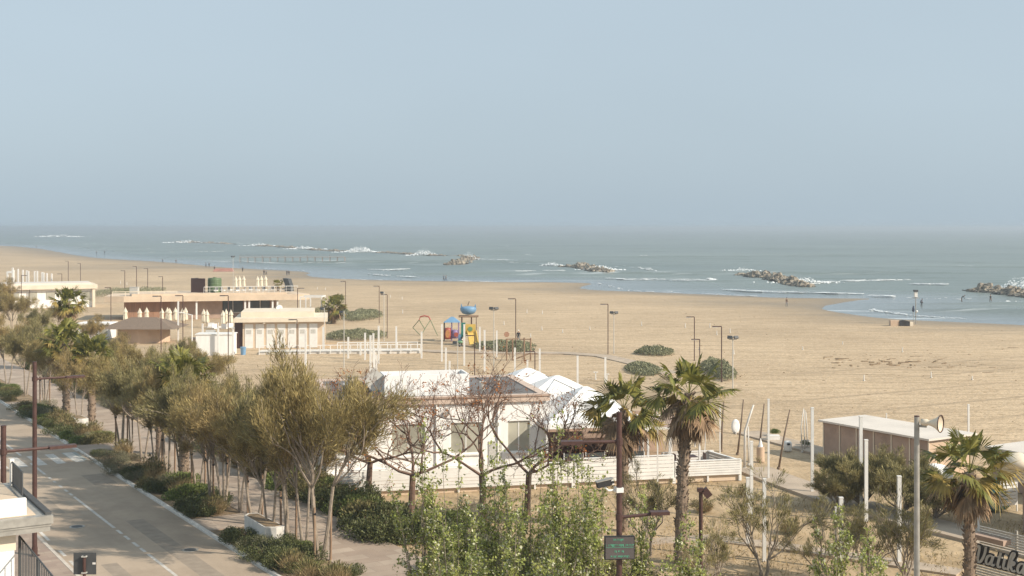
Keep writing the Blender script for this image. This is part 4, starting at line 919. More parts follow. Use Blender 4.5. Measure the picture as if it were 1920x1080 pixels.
def planter_box(px, py, w, label):
    o = thing('planter_box', G(px, py), label, 'planter'); b = MB(); b.prism([(-w, -.25), (w, -.25), (w, .25), (-w, .25)], 0, .42); b.build('box', M_['white_paint'], o)
    return o
pot1 = planter_box(1450, 827, .42, 'white planter box with a green shrub left of the huts')
vz = thing('plant_pot', G(1426, 866), 'brown cylindrical pot with a white cone behind the fence corner', 'pot'); MB().lathe([(.24, 0), (.26, .1), (.25, .95), (.21, .97), (.2, .85)], 18).build('pot', M_['hut_side'], vz); MB().lathe([(.16, .97), (.1, 1.2), (.02, 1.5)], 12).build('cone', M_['white_canvas'], vz)
pt2 = thing('plant_pot', G(1512, 838), 'small white square pot below the three thin poles', 'pot'); MB().box(-.25, .25, -.2, .2, 0, .45).build('pot', M_['white_paint'], pt2); MB().box(-.2, .2, -.15, .15, .452, .47).build('soil', M_['dark'], pt2)
bn = thing('litter_bin', G(1477, 846), 'rounded white litter bin beside the leaning pole', 'bin'); MB().lathe([(.22, 0), (.27, .1), (.28, .5), (.22, .66), (.1, .7)], 16).build('body', M_['white_paint'], bn, True); MB().box(-.1, .1, -.3, -.26, .45, .58).build('opening', M_['dark'], bn)

# ---- brown path lamps
def path_lamp(px, pt, pb_, label, side=-1, r=.06, arm=.9, head=True, grp='brown lamp posts on the beach'):
    p = G(px, pb_); h = Zat(pt, p.y); o = thing('lamp_post', p, label, 'lamp post', 0, grp)
    MB().tube([(0, 0, 0), (0, 0, h)], r, 8).build('pole', M_['brown_metal'], o)
    if head:
        MB().box(min(0, side*arm), max(0, side*arm), -.05, .05, h+.002, h+.09).build('arm', M_['brown_metal'], o)
        MB().box(min(side*arm*.4, side*arm), max(side*arm*.4, side*arm), -.11, .11, h-.04, h-.001).build('lamp_head', M_['pale_metal'], o)
    MB().lathe([(r*2.2, 0), (r*2.2, .03)], 10).build('base_plate', M_['brown_metal'], o)
    return o
for px, pt, pb_, lb, sd_ in ((648,528,590,'brown lamp post standing behind the round dune hedge',-1),(711,537,606,'brown lamp post at the right end of the dune hedge',-1),(726,553,634,'brown lamp post between the dune hedge and the ramp railing',-1),
 (967,561,668,'brown lamp post behind the person at the exercise frame',-1),(1140,571,665,'lone brown lamp post on the open sand in the centre right',-1),(1302,595,676,'tall brown lamp post behind the palm crown',-1),(1312,637,690,'shorter brown lamp post close to the palm crown',-1),(1353,613,716,'brown lamp post just right of the palm crown',-1),
 (558,541,640,'brown lamp post in front of the cabin doors',1),(557,600,690,'dark lamp post before the ramp railing',-1),(890,630,705,'dark brown lamp post in front of the yellow slide',-1),(234,508,552,'brown lamp post behind the beach bar, left of the vent box',-1),(256,500,552,'tallest thin mast behind the vent box',-1),(277,504,550,'brown lamp post above the reed roof',-1),(305,519,560,'brown lamp post behind the bar roof rail',-1),
 (128,490,528,'thin lamp post left of the two behind the pavilion',-1),(151,494,528,'thin lamp post right of the two behind the pavilion',-1),(116,514,566,'short dark lamp post in front of the pavilion roof',-1),(40,517,600,'dark lamp post before the pavilion wall at far left',1),(208,540,620,'reddish lamp post left of the timber wall',-1),(302,556,690,'thick brown pole in front of the timber wall',-1),(343,555,670,'thin brown post right of the thick pole',-1),(428,555,690,'dark thin lamp post left of the cabin block',-1),(1003,660,706,'short brown post at the right of the exercise frame',-1)):
    path_lamp(px, pt, pb_, lb, sd_, r=.05 if pb_ > 560 else .07)
wl = thing('white_street_lamp', G(360, 672), 'white street lamp with a sloping arm left of the white store', 'street lamp'); h = Zat(590, wl.location.y)
MB().tube([(0, 0, 0), (0, 0, h)], .07, 8).build('pole', M_['white_paint'], wl); MB().tube([(0, 0, h-.05), (-1.3, 0, h+.25)], .05, 8).build('arm', M_['white_paint'], wl); MB().box(-1.7, -1.3, -.1, .1, h+.2, h+.3).build('lamp_head', M_['white_paint'], wl)
# floodlight masts
def flood(px, pt, pb_, label, n=2):
    p = G(px, pb_); h = Zat(pt, p.y); o = thing('floodlight_mast', p, label, 'floodlight', 0, 'floodlight masts on the beach')
    MB().tube([(0, 0, 0), (0, 0, h)], [.055, .04], 8).build('mast', M_['pale_metal'], o); MB().box(-.35, .35, -.03, .03, h-.35, h-.3).build('crossarm', M_['grey_metal'], o)
    for k in range(n): MB().box(-.22, .22, -.08, .08, -.12, .14, M=T((-.28, .28, 0)[k], -.1, h-.12) @ R(.5*(1 if k else -1), 'Z') @ R(-.5, 'X')).build('floodlight', M_['dark_grey'], o)
    return o
flood(926, 576, 694, 'pale floodlight mast right of the play tower'); flood(1151, 584, 664, 'pale floodlight mast just right of the lone brown lamp post'); flood(1374, 630, 740, 'pale floodlight mast right of the palm crown')
flood(437, 480, 545, 'tall thin floodlight mast above the roof terrace parasols'); flood(608, 577, 660, 'thin floodlight mast at the right end of the cabin block', 1); flood(645, 583, 690, 'thin pale mast beside the dune hedge', 1); flood(720, 547, 640, 'thin pale mast between two brown lamp posts', 1); flood(858, 640, 700, 'slim grey mast before the playground', 1)

# ---- umbrella sockets: short white stakes in the sand
sox = [(1620,703,714),(1746,697,708),(1692,651,660),(1344,620,628),(1285,606,614),(1331,606,614),(1369,616,624),(1203,603,611),(988,580,587),(1017,582,589),(1016,612,619),(1055,617,624),(995,625,632),(1106,612,618),
 (755,580,588),(732,553,558),(754,556,562),(595,538,543),(610,539,544),(544,523,529),(1945,603,610),(945,602,609),(1376,656,664),(1311,650,656),(1117,699,711),(1136,702,716),(1662,775,786),(1823,706,712),(226,526,533),(238,529,535),(1505,650,656),(1580,640,646)]
for i, (px, a, c) in enumerate(sox):
    p = G(px, c); h = max(.35, Zat(a, p.y)); o = thing('umbrella_socket', p, 'short white umbrella stake in the sand, %s counted from the left' % ORD[sorted(x[0] for x in sox).index(px)], 'stake', 0, 'short white umbrella stakes on the open sand')
    MB().tube([(0, 0, 0), (0, 0, h)], .05, 7).build('stake', M_['white_paint'], o); MB().lathe([(.13, 0), (.1, .06)], 8).build('collar', M_['grey_metal'], o)
for px, py, lb in ((1117, 712, 'left white water tap post with flat top behind the terrace'), (1138, 716, 'right white tap post with flat top behind the terrace')):
    o = thing('tap_post', G(px, py), lb, 'post'); MB().box(-.05, .05, -.05, .05, 0, .72).build('post', M_['white_paint'], o); MB().box(-.22, .22, -.1, .1, .722, .78).build('tray', M_['white_paint'], o)
# signal tower near water
sw = thing('lifeguard_signal_mast', G(1717, 608), 'thin mast with a white box on top at the water edge', 'mast'); h = Zat(541, sw.location.y)
MB().tube([(0, 0, 0), (0, 0, h-.3)], .06, 8).build('mast', M_['grey_metal'], sw); MB().box(-.22, .22, -.22, .22, h-1.3, h-.55).build('box', M_['white_paint'], sw); MB().box(-.3, .3, -.3, .3, h-.52, h-.2).build('cap', M_['dark_grey'], sw)
MB().box(-.5, .5, -.05, .05, h-1.5, h-1.4).build('platform', M_['grey_metal'], sw)
fl_ = thing('folded_flag', G(1712.5, 604), 'dark furled flag on a pole beside the signal mast', 'flag'); h = Zat(573, fl_.location.y)
MB().tube([(0, 0, 0), (0, 0, h)], .035, 6).build('pole', M_['grey_metal'], fl_); MB().lathe([(.05, h-1.0), (.2, h-.85), (.15, h-.4), (.05, h-.02)], 10).build('flag', M_['cloth_navy'], fl_)
sp = thing('loudspeaker_dish', G(1718, 606)+Vector((0, -.2, 0)), 'small white lamp halfway up the signal mast', 'lamp'); MB().lathe([(0, 0), (.18, .1), (.22, .3), (0, .36)], 12, M=T(0, 0, Zat(586, 200))).build('globe', M_['white_canvas'], sp, True); MB().box(-.04, .04, -.0, .12, Zat(587, 200), Zat(586, 200)).build('bracket', M_['grey_metal'], sp)
rbx = thing('driftwood_shelter', G(1692, 611), 'low shelter of pale blocks and dark driftwood at the water edge', 'shelter')
MB().box(-1.9, -.6, -.4, .5, 0, .85).build('block', M_['hut_side'], rbx); MB().box(.0+1.0, 1.5, -.5, .4, 0, .6).build('block', M_['cream_light'], rbx)
MB().prism([(-.6, 0), (1.0, 0), (1.0, .7), (.2, .9), (-.6, .75)], -.4, .5, M=R(math.pi/2, 'X')).build('driftwood', M_['dark'], rbx)

# ---- playground
pt_ = thing('play_tower', G(878, 646), 'colourful play tower with blue boat shaped roof and yellow slide', 'play tower', 0)
Yp = pt_.location.y
def PX(px): return Xat(px, Yp)-pt_.location.x
def PZ(py): return Zat(py, Yp)
for x in (PX(866), PX(884)):
    for y in (-.6, .6): MB().tube([(x, y, 0), (x, y, PZ(593))], .07, 8).build('post', M_['brown_metal'], pt_)
for x in (PX(866), PX(884), PX(893)): MB().tube([(x, .3, 1.2), (x, .3, PZ(593))], .05, 8).build('post', M_['driftwood'], pt_)
MB().tube([(PX(860), -.7, PZ(593)), (PX(897), -.7, PZ(593))], .10, 8).tube([(PX(860), .7, PZ(593)), (PX(897), .7, PZ(593))], .1, 8).build('crossbar', M_['stake'], pt_)
MB().lathe([(.25, 0), (.7, .15), (.95, .5), (.98, .85), (.8, 1.0), (.3, 1.08), (.0, 1.1)], 20, M=T(PX(878), 0, PZ(590)), sy=.75, wob=lambda k, j: 1.0+(.06 if k % 5 == 0 else 0)).build('boat_roof', M_['blue_pl'], pt_, True)
MB().prism([(-1.0, .7), (-.75, 1.05), (-.9, 1.45)], -.1, .1, M=T(PX(878), 0, PZ(590)) @ R(math.pi/2, 'X')).prism([(1.0, .7), (.75, 1.05), (.95, 1.4)], -.1, .1, M=T(PX(878), 0, PZ(590)) @ R(math.pi/2, 'X')).build('roof_fin', M_['blue_pl'], pt_)
MB().tube([(PX(877), 0, PZ(573)), (PX(880), 0, PZ(565))], .06, 6).build('mast', M_['driftwood'], pt_)
MB().box(PX(864), PX(891), -.7, .7, 1.35, 1.5).build('platform', M_['wood_light'], pt_)
MB().box(PX(873), PX(892), -.80, -.72, 1.5, PZ(607)).build('yellow_panel', M_['yellow_pl'], pt_)
MB().lathe([(.3, 0), (.3, .06)], 16, M=T(PX(882), -.81, PZ(616)) @ R(math.pi/2, 'X')).build('porthole', M_['green_pl'], pt_)
MB().box(PX(865), PX(873), -.76, -.7, 1.0, PZ(604)).build('teal_panel', M_['teal'], pt_)
sl = MB()
for k, (x, y, z) in enumerate([(PX(883), -.9, 1.5), (PX(887), -1.6, 1.1), (PX(890), -2.3, .5), (PX(891), -3.0, .22)]): pass
sl.add([(PX(877), -.82, 1.5), (PX(893), -.82, 1.5), (PX(898), -2.9, .2), (PX(882), -2.9, .2), (PX(877), -.82, 1.58), (PX(893), -.82, 1.58), (PX(898), -2.9, .28), (PX(882), -2.9, .28)], [(3, 2, 1, 0), (4, 5, 6, 7), (0, 1, 5, 4), (1, 2, 6, 5), (2, 3, 7, 6), (3, 0, 4, 7)])
for a, c in ((PX(877), PX(882)), (PX(893), PX(898))): sl.add([(a-.05, -.82, 1.5), (a+.05, -.82, 1.5), (c+.05, -2.9, .2), (c-.05, -2.9, .2), (a-.05, -.82, 1.9), (a+.05, -.82, 1.9), (c+.05, -2.9, .55), (c-.05, -2.9, .55)], [(3, 2, 1, 0), (4, 5, 6, 7), (0, 1, 5, 4), (1, 2, 6, 5), (2, 3, 7, 6), (3, 0, 4, 7)])
sl.build('slide', M_['yellow_pl'], pt_)
MB().box(PX(860), PX(865), -.75, .2, .3, 1.3).build('steps', M_['blue_pl'], pt_)
pw = thing('play_house', G(846, 639), 'play house with blue pointed roof and red orange barrel panels', 'play house')
Yq = pw.location.y; qx = lambda px: Xat(px, Yq)-pw.location.x
for x in (qx(833), qx(847), qx(860)):
    for y in (-.7, .7): MB().tube([(x, y, 0), (x, y, Zat(604, Yq))], .055, 8).build('post', M_['dark_grey'] if x < qx(840) else M_['purple_pl'], pw)
v0 = Zat(604, Yq); v1 = Zat(594, Yq); xm = qx(848)
MB().add([(qx(832), -.85, v0), (qx(863), -.85, v0), (qx(863), .85, v0), (qx(832), .85, v0), (xm-.2, 0, v1), (xm+.2, 0, v1)], [(0, 1, 5, 4), (1, 2, 5), (2, 3, 4, 5), (3, 0, 4), (3, 2, 1, 0)]).build('roof', M_['blue_pl'], pw)
MB().lathe([(.0, 0), (.42, .02), (.5, .4), (.48, 1.2), (.4, 1.5), (0, 1.55)], 16, M=T(qx(840), -.5, .25)).build('red_barrel', M_['red_pl'], pw, True)
MB().lathe([(.28, 0), (.28, .08)], 14, M=T(qx(840), -.98, 1.0) @ R(math.pi/2, 'X'), sy=1.9).build('orange_panel', M_['orange_pl'], pw)
MB().lathe([(.0, 0), (.4, .02), (.46, .4), (.44, 1.1), (.0, 1.2)], 16, M=T(qx(853), -.5, .35)).build('purple_barrel', M_['purple_pl'], pw, True)
MB().lathe([(.3, 0), (.3, .06)], 14, M=T(qx(856), -.97, .9) @ R(math.pi/2, 'X')).build('red_disc', M_['red_pl'], pw)
sr = thing('spring_rider', G(862, 650), 'small green and white spring rider beside the play tower steps', 'spring rider'); MB().lathe([(.1, 0), (.14, .1), (.1, .2), (.14, .3), (.1, .4)], 10).build('spring', M_['dark_grey'], sr); MB().lathe([(0, -.4), (.15, -.3), (.2, 0), (.16, .3), (0, .42)], 12, M=T(0, 0, .58) @ R(math.pi/2, 'Y')).build('body', M_['green_pl'], sr, True)
MB().lathe([(0, -.1), (.1, 0), (0, .12)], 10, M=T(.3, 0, .9)).build('head', M_['white_paint'], sr, True)
cf = thing('climbing_frame', G(797, 628), 'green climbing frame with a red arched top left of the play tower', 'climbing frame')
Yc_ = cf.location.y; cx_ = lambda px: Xat(px, Yc_)-cf.location.x; cz_ = lambda py: Zat(py, Yc_)
MB().tube([(cx_(786), 0, cz_(600)), (cx_(788), 0, cz_(594)), (cx_(796), 0, cz_(592)), (cx_(804), 0, cz_(594)), (cx_(807), 0, cz_(600))], .10, 8).build('arch', M_['red_pl'], cf)
for a, c in (((786,600),(774,614)),((786,600),(797,616)),((807,600),(797,616)),((807,600),(821,628)),((774,614),(788,627)),((797,616),(791,627))):
    MB().tube([(cx_(a[0]), 0, cz_(a[1])), (cx_(c[0]), (-.8 if c[1] > 615 else .3), max(0, cz_(c[1])))], .05, 6).build('bar', M_['tank_green'], cf)
# exercise frame
ef = thing('exercise_frame', G(962, 676), 'rusty brown exercise frame with cross beams on the sand', 'exercise frame')
Ye = ef.location.y; ex = lambda px: Xat(px, Ye)-ef.location.x; ez = lambda py: Zat(py, Ye)
for px, pt in ((950, 635), (961, 636), (983, 633), (995, 634)): MB().tube([(ex(px), 0, 0), (ex(px), 0, ez(pt))], .09, 8).build('post', M_['stake'], ef)
MB().tube([(ex(950), 0, ez(636)), (ex(972), 0, ez(635))], .07, 6).tube([(ex(975), 0, ez(636)), (ex(995), 0, ez(636))], .07, 6).build('top_beam', M_['stake'], ef)
MB().tube([(ex(961), 0, .05), (ex(995), 0, ez(670)+.5)], .09, 6).tube([(ex(995), 0, ez(663)), (ex(1008), 0, ez(663))], .07, 6).build('lower_beam', M_['stake'], ef)
MB().lathe([(.3, -.03), (.3, .03)], 18, M=T(ex(950), -.02, ez(627)) @ R(math.pi/2, 'X')).build('disc', M_['terracotta'], ef)

# ---- pier on piles, breakwaters
pr = thing('wooden_pier', G(548, 491), 'faint timber fishing pier on thin piles standing in the water', 'pier', math.radians(3)); Yr_ = pr.location.y; hw = (645-450)/2*Yr_/FPX
for k in range(15): MB().tube([(-hw+k*2*hw/14, 0, -1), (-hw+k*2*hw/14, 0, 2.0+(.8 if k % 3 == 0 else 0))], .09, 6).tube([(-hw+k*2*hw/14, 3, -1), (-hw+k*2*hw/14, 3, 2.0)], .09, 6).build('pile', M_['hut_brown'], pr)
MB().box(-hw, hw, -.3, 3.3, 2.002, 2.12).build('deck', M_['hut_brown'], pr); MB().box(-hw, hw, -.25, -.18, 2.9, 3.0).build('handrail', M_['driftwood'], pr)  # piles and deck in a lighter brown that paints in the fading by haze
def rocks(name, line, width, hgt, n, size, label, seed, spray=None):
    hgt *= .8
    r_ = random.Random(seed); b = MB(); wv = MB(); P3 = [Vector(p) for p in line]; cum = [0]
    for a, c in zip(P3[:-1], P3[1:]): cum.append(cum[-1]+(c-a).length)
    org = P3[0].copy()
    def at(u):
        L = u*cum[-1]
        for i in range(len(P3)-1):
            if L <= cum[i+1]: q = (L-cum[i])/(cum[i+1]-cum[i]); d = (P3[i+1]-P3[i]).normalized(); return P3[i].lerp(P3[i+1], q), d
        return P3[-1], (P3[-1]-P3[-2]).normalized()
    for k in range(n):
        u = r_.random(); c, d = at(u); nn = Vector((-d.y, d.x, 0)); w = r_.uniform(-1, 1)
        taper = min(1, min(u, 1-u)*9+.45); zc = SEA_Z+hgt*taper*(1-abs(w)**1.5)*r_.uniform(.45, 1.0)*(0.72+.28*math.sin(u*23+seed))
        s_ = size*r_.uniform(.55, 1.3); ctr = c+nn*w*width*taper-org
        # irregular boulder: jittered octahedral prism
        vs_ = []; rot = Matrix.Rotation(r_.uniform(0, 6.28), 4, 'Z') @ Matrix.Rotation(r_.uniform(-.6, .6), 4, 'X')
        for (x, y, z) in ((1,0,-.6),(.6,.8,-.6),(-.5,.85,-.5),(-1,0,-.6),(-.6,-.8,-.6),(.5,-.85,-.6),(.8,.1,.5),(.3,.6,.65),(-.5,.5,.55),(-.7,-.2,.5),(-.1,-.65,.6),(.5,-.4,.55)):
            v = Vector((x*r_.uniform(.75, 1.2), y*r_.uniform(.75, 1.2), z*r_.uniform(.7, 1.2)))*s_*.55; v = rot @ v; vs_.append((ctr.x+v.x, ctr.y+v.y, zc-.25*s_+v.z*.9))
        fs = [(5,4,3,2,1,0)]+[(i, (i+1) % 6, 6+(i+1) % 6, 6+i) for i in range(6)]+[(6,7,8,9,10,11)]
        (wv if zc < SEA_Z+.55 else b).add(vs_, fs)
    o = thing(name, org, label, 'breakwater', 0, 'rock breakwaters off the beach'); b.build('dry_boulders', M_['rock'], o); wv.build('wet_boulders', M_['rock_wet'], o)
    for ch, lb in zip(o.children, ('dry tan boulders', 'dark wet boulders at the waterline')): ch['kind'] = 'stuff'; ch['label'] = lb
    return o
def gl(*pp): return [G(x, y, SEA_Z) for x, y in pp]
rocks('rock_breakwater', gl((1384,516),(1440,521),(1478,530),(1512,538)), 3.6, 3.4, 420, 1.7, 'third rock breakwater, between the lone lamp post and the bay', 3)
rocks('rock_breakwater', gl((1048,500),(1088,501),(1118,508),(1145,513)), 4.0, 3.2, 380, 1.8, 'second rock breakwater, in the middle of the picture', 4)
rocks('rock_breakwater', gl((1810,545),(1860,547),(1930,556),(2010,566)), 3.6, 3.2, 400, 1.6, 'nearest rock breakwater, cut by the right edge', 5)
rocks('rock_breakwater', gl((842,497),(862,495),(874,489),(884,484)), 5.0, 3.6, 240, 2.0, 'first rock mound where the long breakwater line ends', 6)
rocks('rock_breakwater', gl((880,482),(800,479),(735,475),(700,474)), 3.5, 1.8, 420, 2.2, 'low dark breakwater left of the first rock mound', 7)
rocks('rock_breakwater', gl((655,472),(600,470),(578,468)), 3.5, 2.0, 300, 2.4, 'low breakwater left of the large white splash', 8)
rocks('rock_breakwater', gl((560,466),(520,463),(480,461)), 4, 2.2, 260, 2.8, 'faint far breakwater above the wooden pier', 9)
rocks('rock_breakwater', gl((440,458.5),(400,456.5),(330,454)), 5, 2.4, 220, 3.6, 'very faint farthest breakwater line at the left', 10)
# splashes
def splash(px, py, w, h, n, label, seed, depth=1.0):
    r_ = random.Random(seed); p = G(px, py, SEA_Z); b = MB()
    for k in range(n):
        x = r_.gauss(0, w/2.6); hz2 = h*math.exp(-(x/(w/2))**2*1.3); z = r_.random()**1.3*hz2*r_.uniform(.5, 1.1); s_ = r_.uniform(.08, .32)*(1.25-z/(h+.1))*w/6
        b.lathe([(0, -s_*.6), (s_, 0), (0, s_*.6)], 6, M=T(x, r_.gauss(0, depth), z) @ R(r_.random()*3), sy=.8)
    o = b.build('wave_splash', M_['foam']); o.location = p; return tag(o, label, 'splash', kind='stuff')
splash(675, 473, 14, 5.0, 420, 'largest white splash over the low breakwater, above the roof of the cabins', 1, 2)
splash(795, 479, 11, 4.2, 300, 'white splash left of the first rock mound', 2, 2); splash(878, 487, 6, 5.5, 240, 'tall white splash bursting on the first rock mound', 3)
splash(1910, 540, 7, 3.6, 300, 'white splash behind the nearest breakwater at the right edge', 4); splash(1125, 506, 9, 2.2, 240, 'low white splash at the right end of the second breakwater', 5, 2); splash(1505, 530, 9, 1.8, 240, 'low white splash at the right end of the third breakwater', 6, 2)
splash(570, 467, 16, 2.6, 160, 'distant white splash above the wooden pier', 7, 3); splash(487, 461, 16, 3, 120, 'small far white splash left of the one above the pier', 8, 3); splash(1392, 508, 8, 1.6, 120, 'thin white splash at the left end of the third breakwater', 9, 2)
splash(350, 455, 22, 3.5, 120, 'faint splash on the farthest breakwater line', 10, 4); splash(1035, 498, 7, 1.6, 150, 'low splash at the left end of the second breakwater', 12, 1.5); splash(110, 444, 40, 4, 100, 'faintest splash near the left end of the horizon', 11, 6)
# ================================================================ VEGETATION
def leaf_mesh(name, C, Dn, Ln, Wd, m, parent=None, seed=0, droop=0.0, mi=None, mats=None):
    """many small leaf faces: C centres, Dn directions, lengths, widths"""
    g = np.random.default_rng(seed); n = len(C)
    Dn = Dn/np.maximum(np.linalg.norm(Dn, axis=1, keepdims=True), 1e-6)
    r = g.normal(size=(n, 3)); S_ = np.cross(Dn, r); S_ /= np.maximum(np.linalg.norm(S_, axis=1, keepdims=True), 1e-6)
    Ln = np.broadcast_to(np.asarray(Ln, float), (n,))[:, None]; Wd = np.broadcast_to(np.asarray(Wd, float), (n,))[:, None]
    a = C-Dn*Ln*.5; c = C+Dn*Ln*.5; b = C+S_*Wd*.5; d = C-S_*Wd*.5
    V = np.stack([a, b, c, d], 1).reshape(-1, 3).astype(np.float32)
    me = bpy.data.meshes.new(name); me.vertices.add(4*n); me.vertices.foreach_set('co', V.ravel())
    me.loops.add(4*n); me.loops.foreach_set('vertex_index', np.arange(4*n, dtype=np.int32))
    me.polygons.add(n); me.polygons.foreach_set('loop_start', (np.arange(n)*4).astype(np.int32))
    for q in (mats or [m]): me.materials.append(q)
    if mi is not None: me.polygons.foreach_set('material_index', mi.astype(np.int32))
    me.update(calc_edges=True); o = bpy.data.objects.new(name, me); COL.objects.link(o)
    if parent is not None: o.parent = parent
    return o
def rnd_dir(r_, up=.0):
    while True:
        v = Vector((r_.uniform(-1, 1), r_.uniform(-1, 1), r_.uniform(-1, 1)))
        if .1 < v.length < 1: break
    v.normalize(); v.z += up; return v.normalized()
def grow(r_, p, d, L, rad, depth, segs, b, spread=.7, gnarl=.25, up=.15, n_kids=(2, 3), shrink=.72, mi=0, tips=None, minr=.008):
    pts = [p.copy()]; rr = [rad]; n = 4
    for i in range(n):
        d = (d+rnd_dir(r_)*gnarl+Vector((0, 0, up*.25))).normalized(); p = p+d*L/n; pts.append(p.copy()); rr.append(max(minr, rad*(1-.4*(i+1)/n)))
    if b is not None: b.tube(pts, rr, 6 if rad > .05 else (4 if rad > .02 else 3), mi, cap=False)
    segs.append((pts, depth))
    if depth == 0:
        if tips is not None: tips.append((pts, d.copy()))
        return
    for k in range(r_.randint(*n_kids)):
        nd = (d+rnd_dir(r_)*spread+Vector((0, 0, up))).normalized()
        q = pts[-1] if k == 0 else pts[r_.randint(2, n)]
        grow(r_, q, nd, L*shrink*r_.uniform(.75, 1.15), rad*.62, depth-1, segs, b, spread, gnarl, up, n_kids, shrink, mi, tips, minr)
def plume_points(r_, tips, per, rad, drp=.5, lenx=1.0):
    C = []; Dn = []
    for pts, d in tips:
        g = np.random.default_rng(r_.randint(0, 1 << 30))
        p0 = np.array(pts[0]); p1 = np.array(pts[-1]); dv = np.array(d)
        t = g.random(per)**.8*1.35*lenx; base = p0+(p1-p0)*t[:, None]
        base[:, 2] -= drp*np.maximum(t-.5, 0)**2
        w = rad*(1.0-.55*np.clip(t/1.35, 0, 1))
        off = g.normal(size=(per, 3))*w[:, None]*.55
        C.append(base+off); dd = dv+off/(rad+1e-6)*.55+g.normal(size=(per, 3))*.30; dd[:, 2] -= .25*np.maximum(t-.6, 0)
        Dn.append(dd)
    return np.concatenate(C), np.concatenate(Dn)
# --- tamarisk, three forms
def mk_tamarisk(seed, H, Wd, stems, fol, per=150, dens=3, trunk_h=1.5, sparse=False, rad=.34):
    def f():
        r_ = random.Random(seed); o = thing('tamarisk_tree', (0, 0, 0), 't', 'tree'); b = MB(); tips = []; segs = []
        for k in range(stems):
            a = k*6.283/stems+r_.uniform(-.4, .4); lean = Vector((math.cos(a)*.16, math.sin(a)*.16, 1)).normalized()
            base = Vector((math.cos(a)*.10, math.sin(a)*.10, -.1)); top = base+lean*trunk_h
            b.tube([base, base.lerp(top, .5)+Vector((r_.uniform(-.05, .05), r_.uniform(-.05, .05), 0)), top], [.085, .07, .06], 7)
            for j in range(dens):
                dd = (lean+Vector((math.cos(a+r_.uniform(-1.3, 1.3)), math.sin(a+r_.uniform(-1.3, 1.3)), 0))*r_.uniform(.15, Wd)).normalized()
                grow(r_, top.copy(), dd, (H-trunk_h)*.36*r_.uniform(.7, 1.15), .045, 3, segs, b, .62, .24, .26, (2, 3), .76, 0, tips)
        b.build('trunk', M_['bark_pale'], o)
        tp = [(pts_, (pts_[-1]-pts_[0]).normalized()) for pts_, dep in segs if dep <= (0 if sparse else 1)]
        C, Dn = plume_points(r_, tp, per, rad, .45)
        n = len(C); g = np.random.default_rng(seed); Dn = Dn+np.array([0, 0, .25])
        leaf_mesh('crown', C, Dn, g.uniform(.12, .36, n), g.uniform(.014, .034, n), M_[fol], o, seed)
        return o
    return First(f)
tamA = mk_tamarisk(21, 7.0, .85, 3, 'tamarisk', 92, 5, 2.6, rad=.42); tamB = mk_tamarisk(22, 6.4, .95, 2, 'tamarisk_b', 90, 7, 2.5, rad=.42); tamC = mk_tamarisk(23, 6.8, .85, 2, 'tamarisk_c', 88, 7, 2.6, rad=.40)
tam_thin = mk_tamarisk(24, 4.6, .95, 2, 'tamarisk_b', 34, 4, .8, sparse=True, rad=.22)
tam_bush = mk_tamarisk(25, 3.4, 1.2, 4, 'tamarisk_b', 110, 4, .25, rad=.30)
tams = [tamA, tamB, tamC]
row_t = [(600, 9.2, 'largest feathery tamarisk, in the centre left, hiding the end of the restaurant wall', 0, 1.30),(541, 7.6, 'feathery tamarisk just left of the largest one', 1, 1.15),(478, 7.2, 'third tamarisk from the right in the promenade row', 2, 1.10),
 (420, 6.8, 'fourth tamarisk from the right in the promenade row', 0, 1.0),(372, 6.6, 'tamarisk whose trunk stands just right of the thick palm trunk by the verge', 1, 1.0),(316, 6.6, 'tamarisk over the dark shrubs left of the thick palm trunk', 2, 1.0),(268, 6.8, 'tamarisk between two others, above the second verge gap', 1, 1.0),
 (228, 6.6, 'tamarisk above the gap beside the crossing', 0, .95),(150, 5.6, 'tamarisk left of the twin palms', 2, .8),(84, 6.2, 'tamarisk standing left of the tall brown lamp pole', 0, .9),(48, 6.4, 'second tamarisk from the left edge', 1, .95),(14, 6.4, 'tamarisk cut by the left edge of the photo', 2, .95)]
for i, (px, h, lb, v, sc) in enumerate(row_t):
    s_ = 22.7; Y = Y_on(px, s_); base_h = (7.0, 6.4, 6.8)[v]
    tams[v]((Xat(px, Y), Y, .05), lb, rz=i*1.7, scale=(sc*.95, sc*.95, h/base_h*1.04), group='tamarisks along the promenade')
for i, (px, h, lb, v, sc) in enumerate(((572, 8.0, 'slim tamarisk squeezed between the two tallest ones', 2, .95),(508, 7.2, 'slim tamarisk left of the double trunk near the concrete trough', 0, .9),(449, 6.8, 'slim tamarisk behind the long concrete trough', 1, .9),(396, 6.6, 'slim tamarisk between two others over the promenade centre', 2, .85),
  (343, 6.4, 'slim tamarisk left of the thick ringed palm trunk', 0, .85),(292, 6.2, 'slim tamarisk over the dark shrubs below the crossing', 1, .85),(248, 6.0, 'slim tamarisk right of the paved crossing gap', 2, .8))):
    s_ = 22.2 if i % 2 else 22.9; Y = Y_on(px, s_); base_h = (7.0, 6.4, 6.8)[v]
    tams[v]((Xat(px, Y), Y, .05), lb, rz=i*2.3+.9, scale=(sc*.9, sc*.9, h/base_h*1.0), group='tamarisks along the promenade')
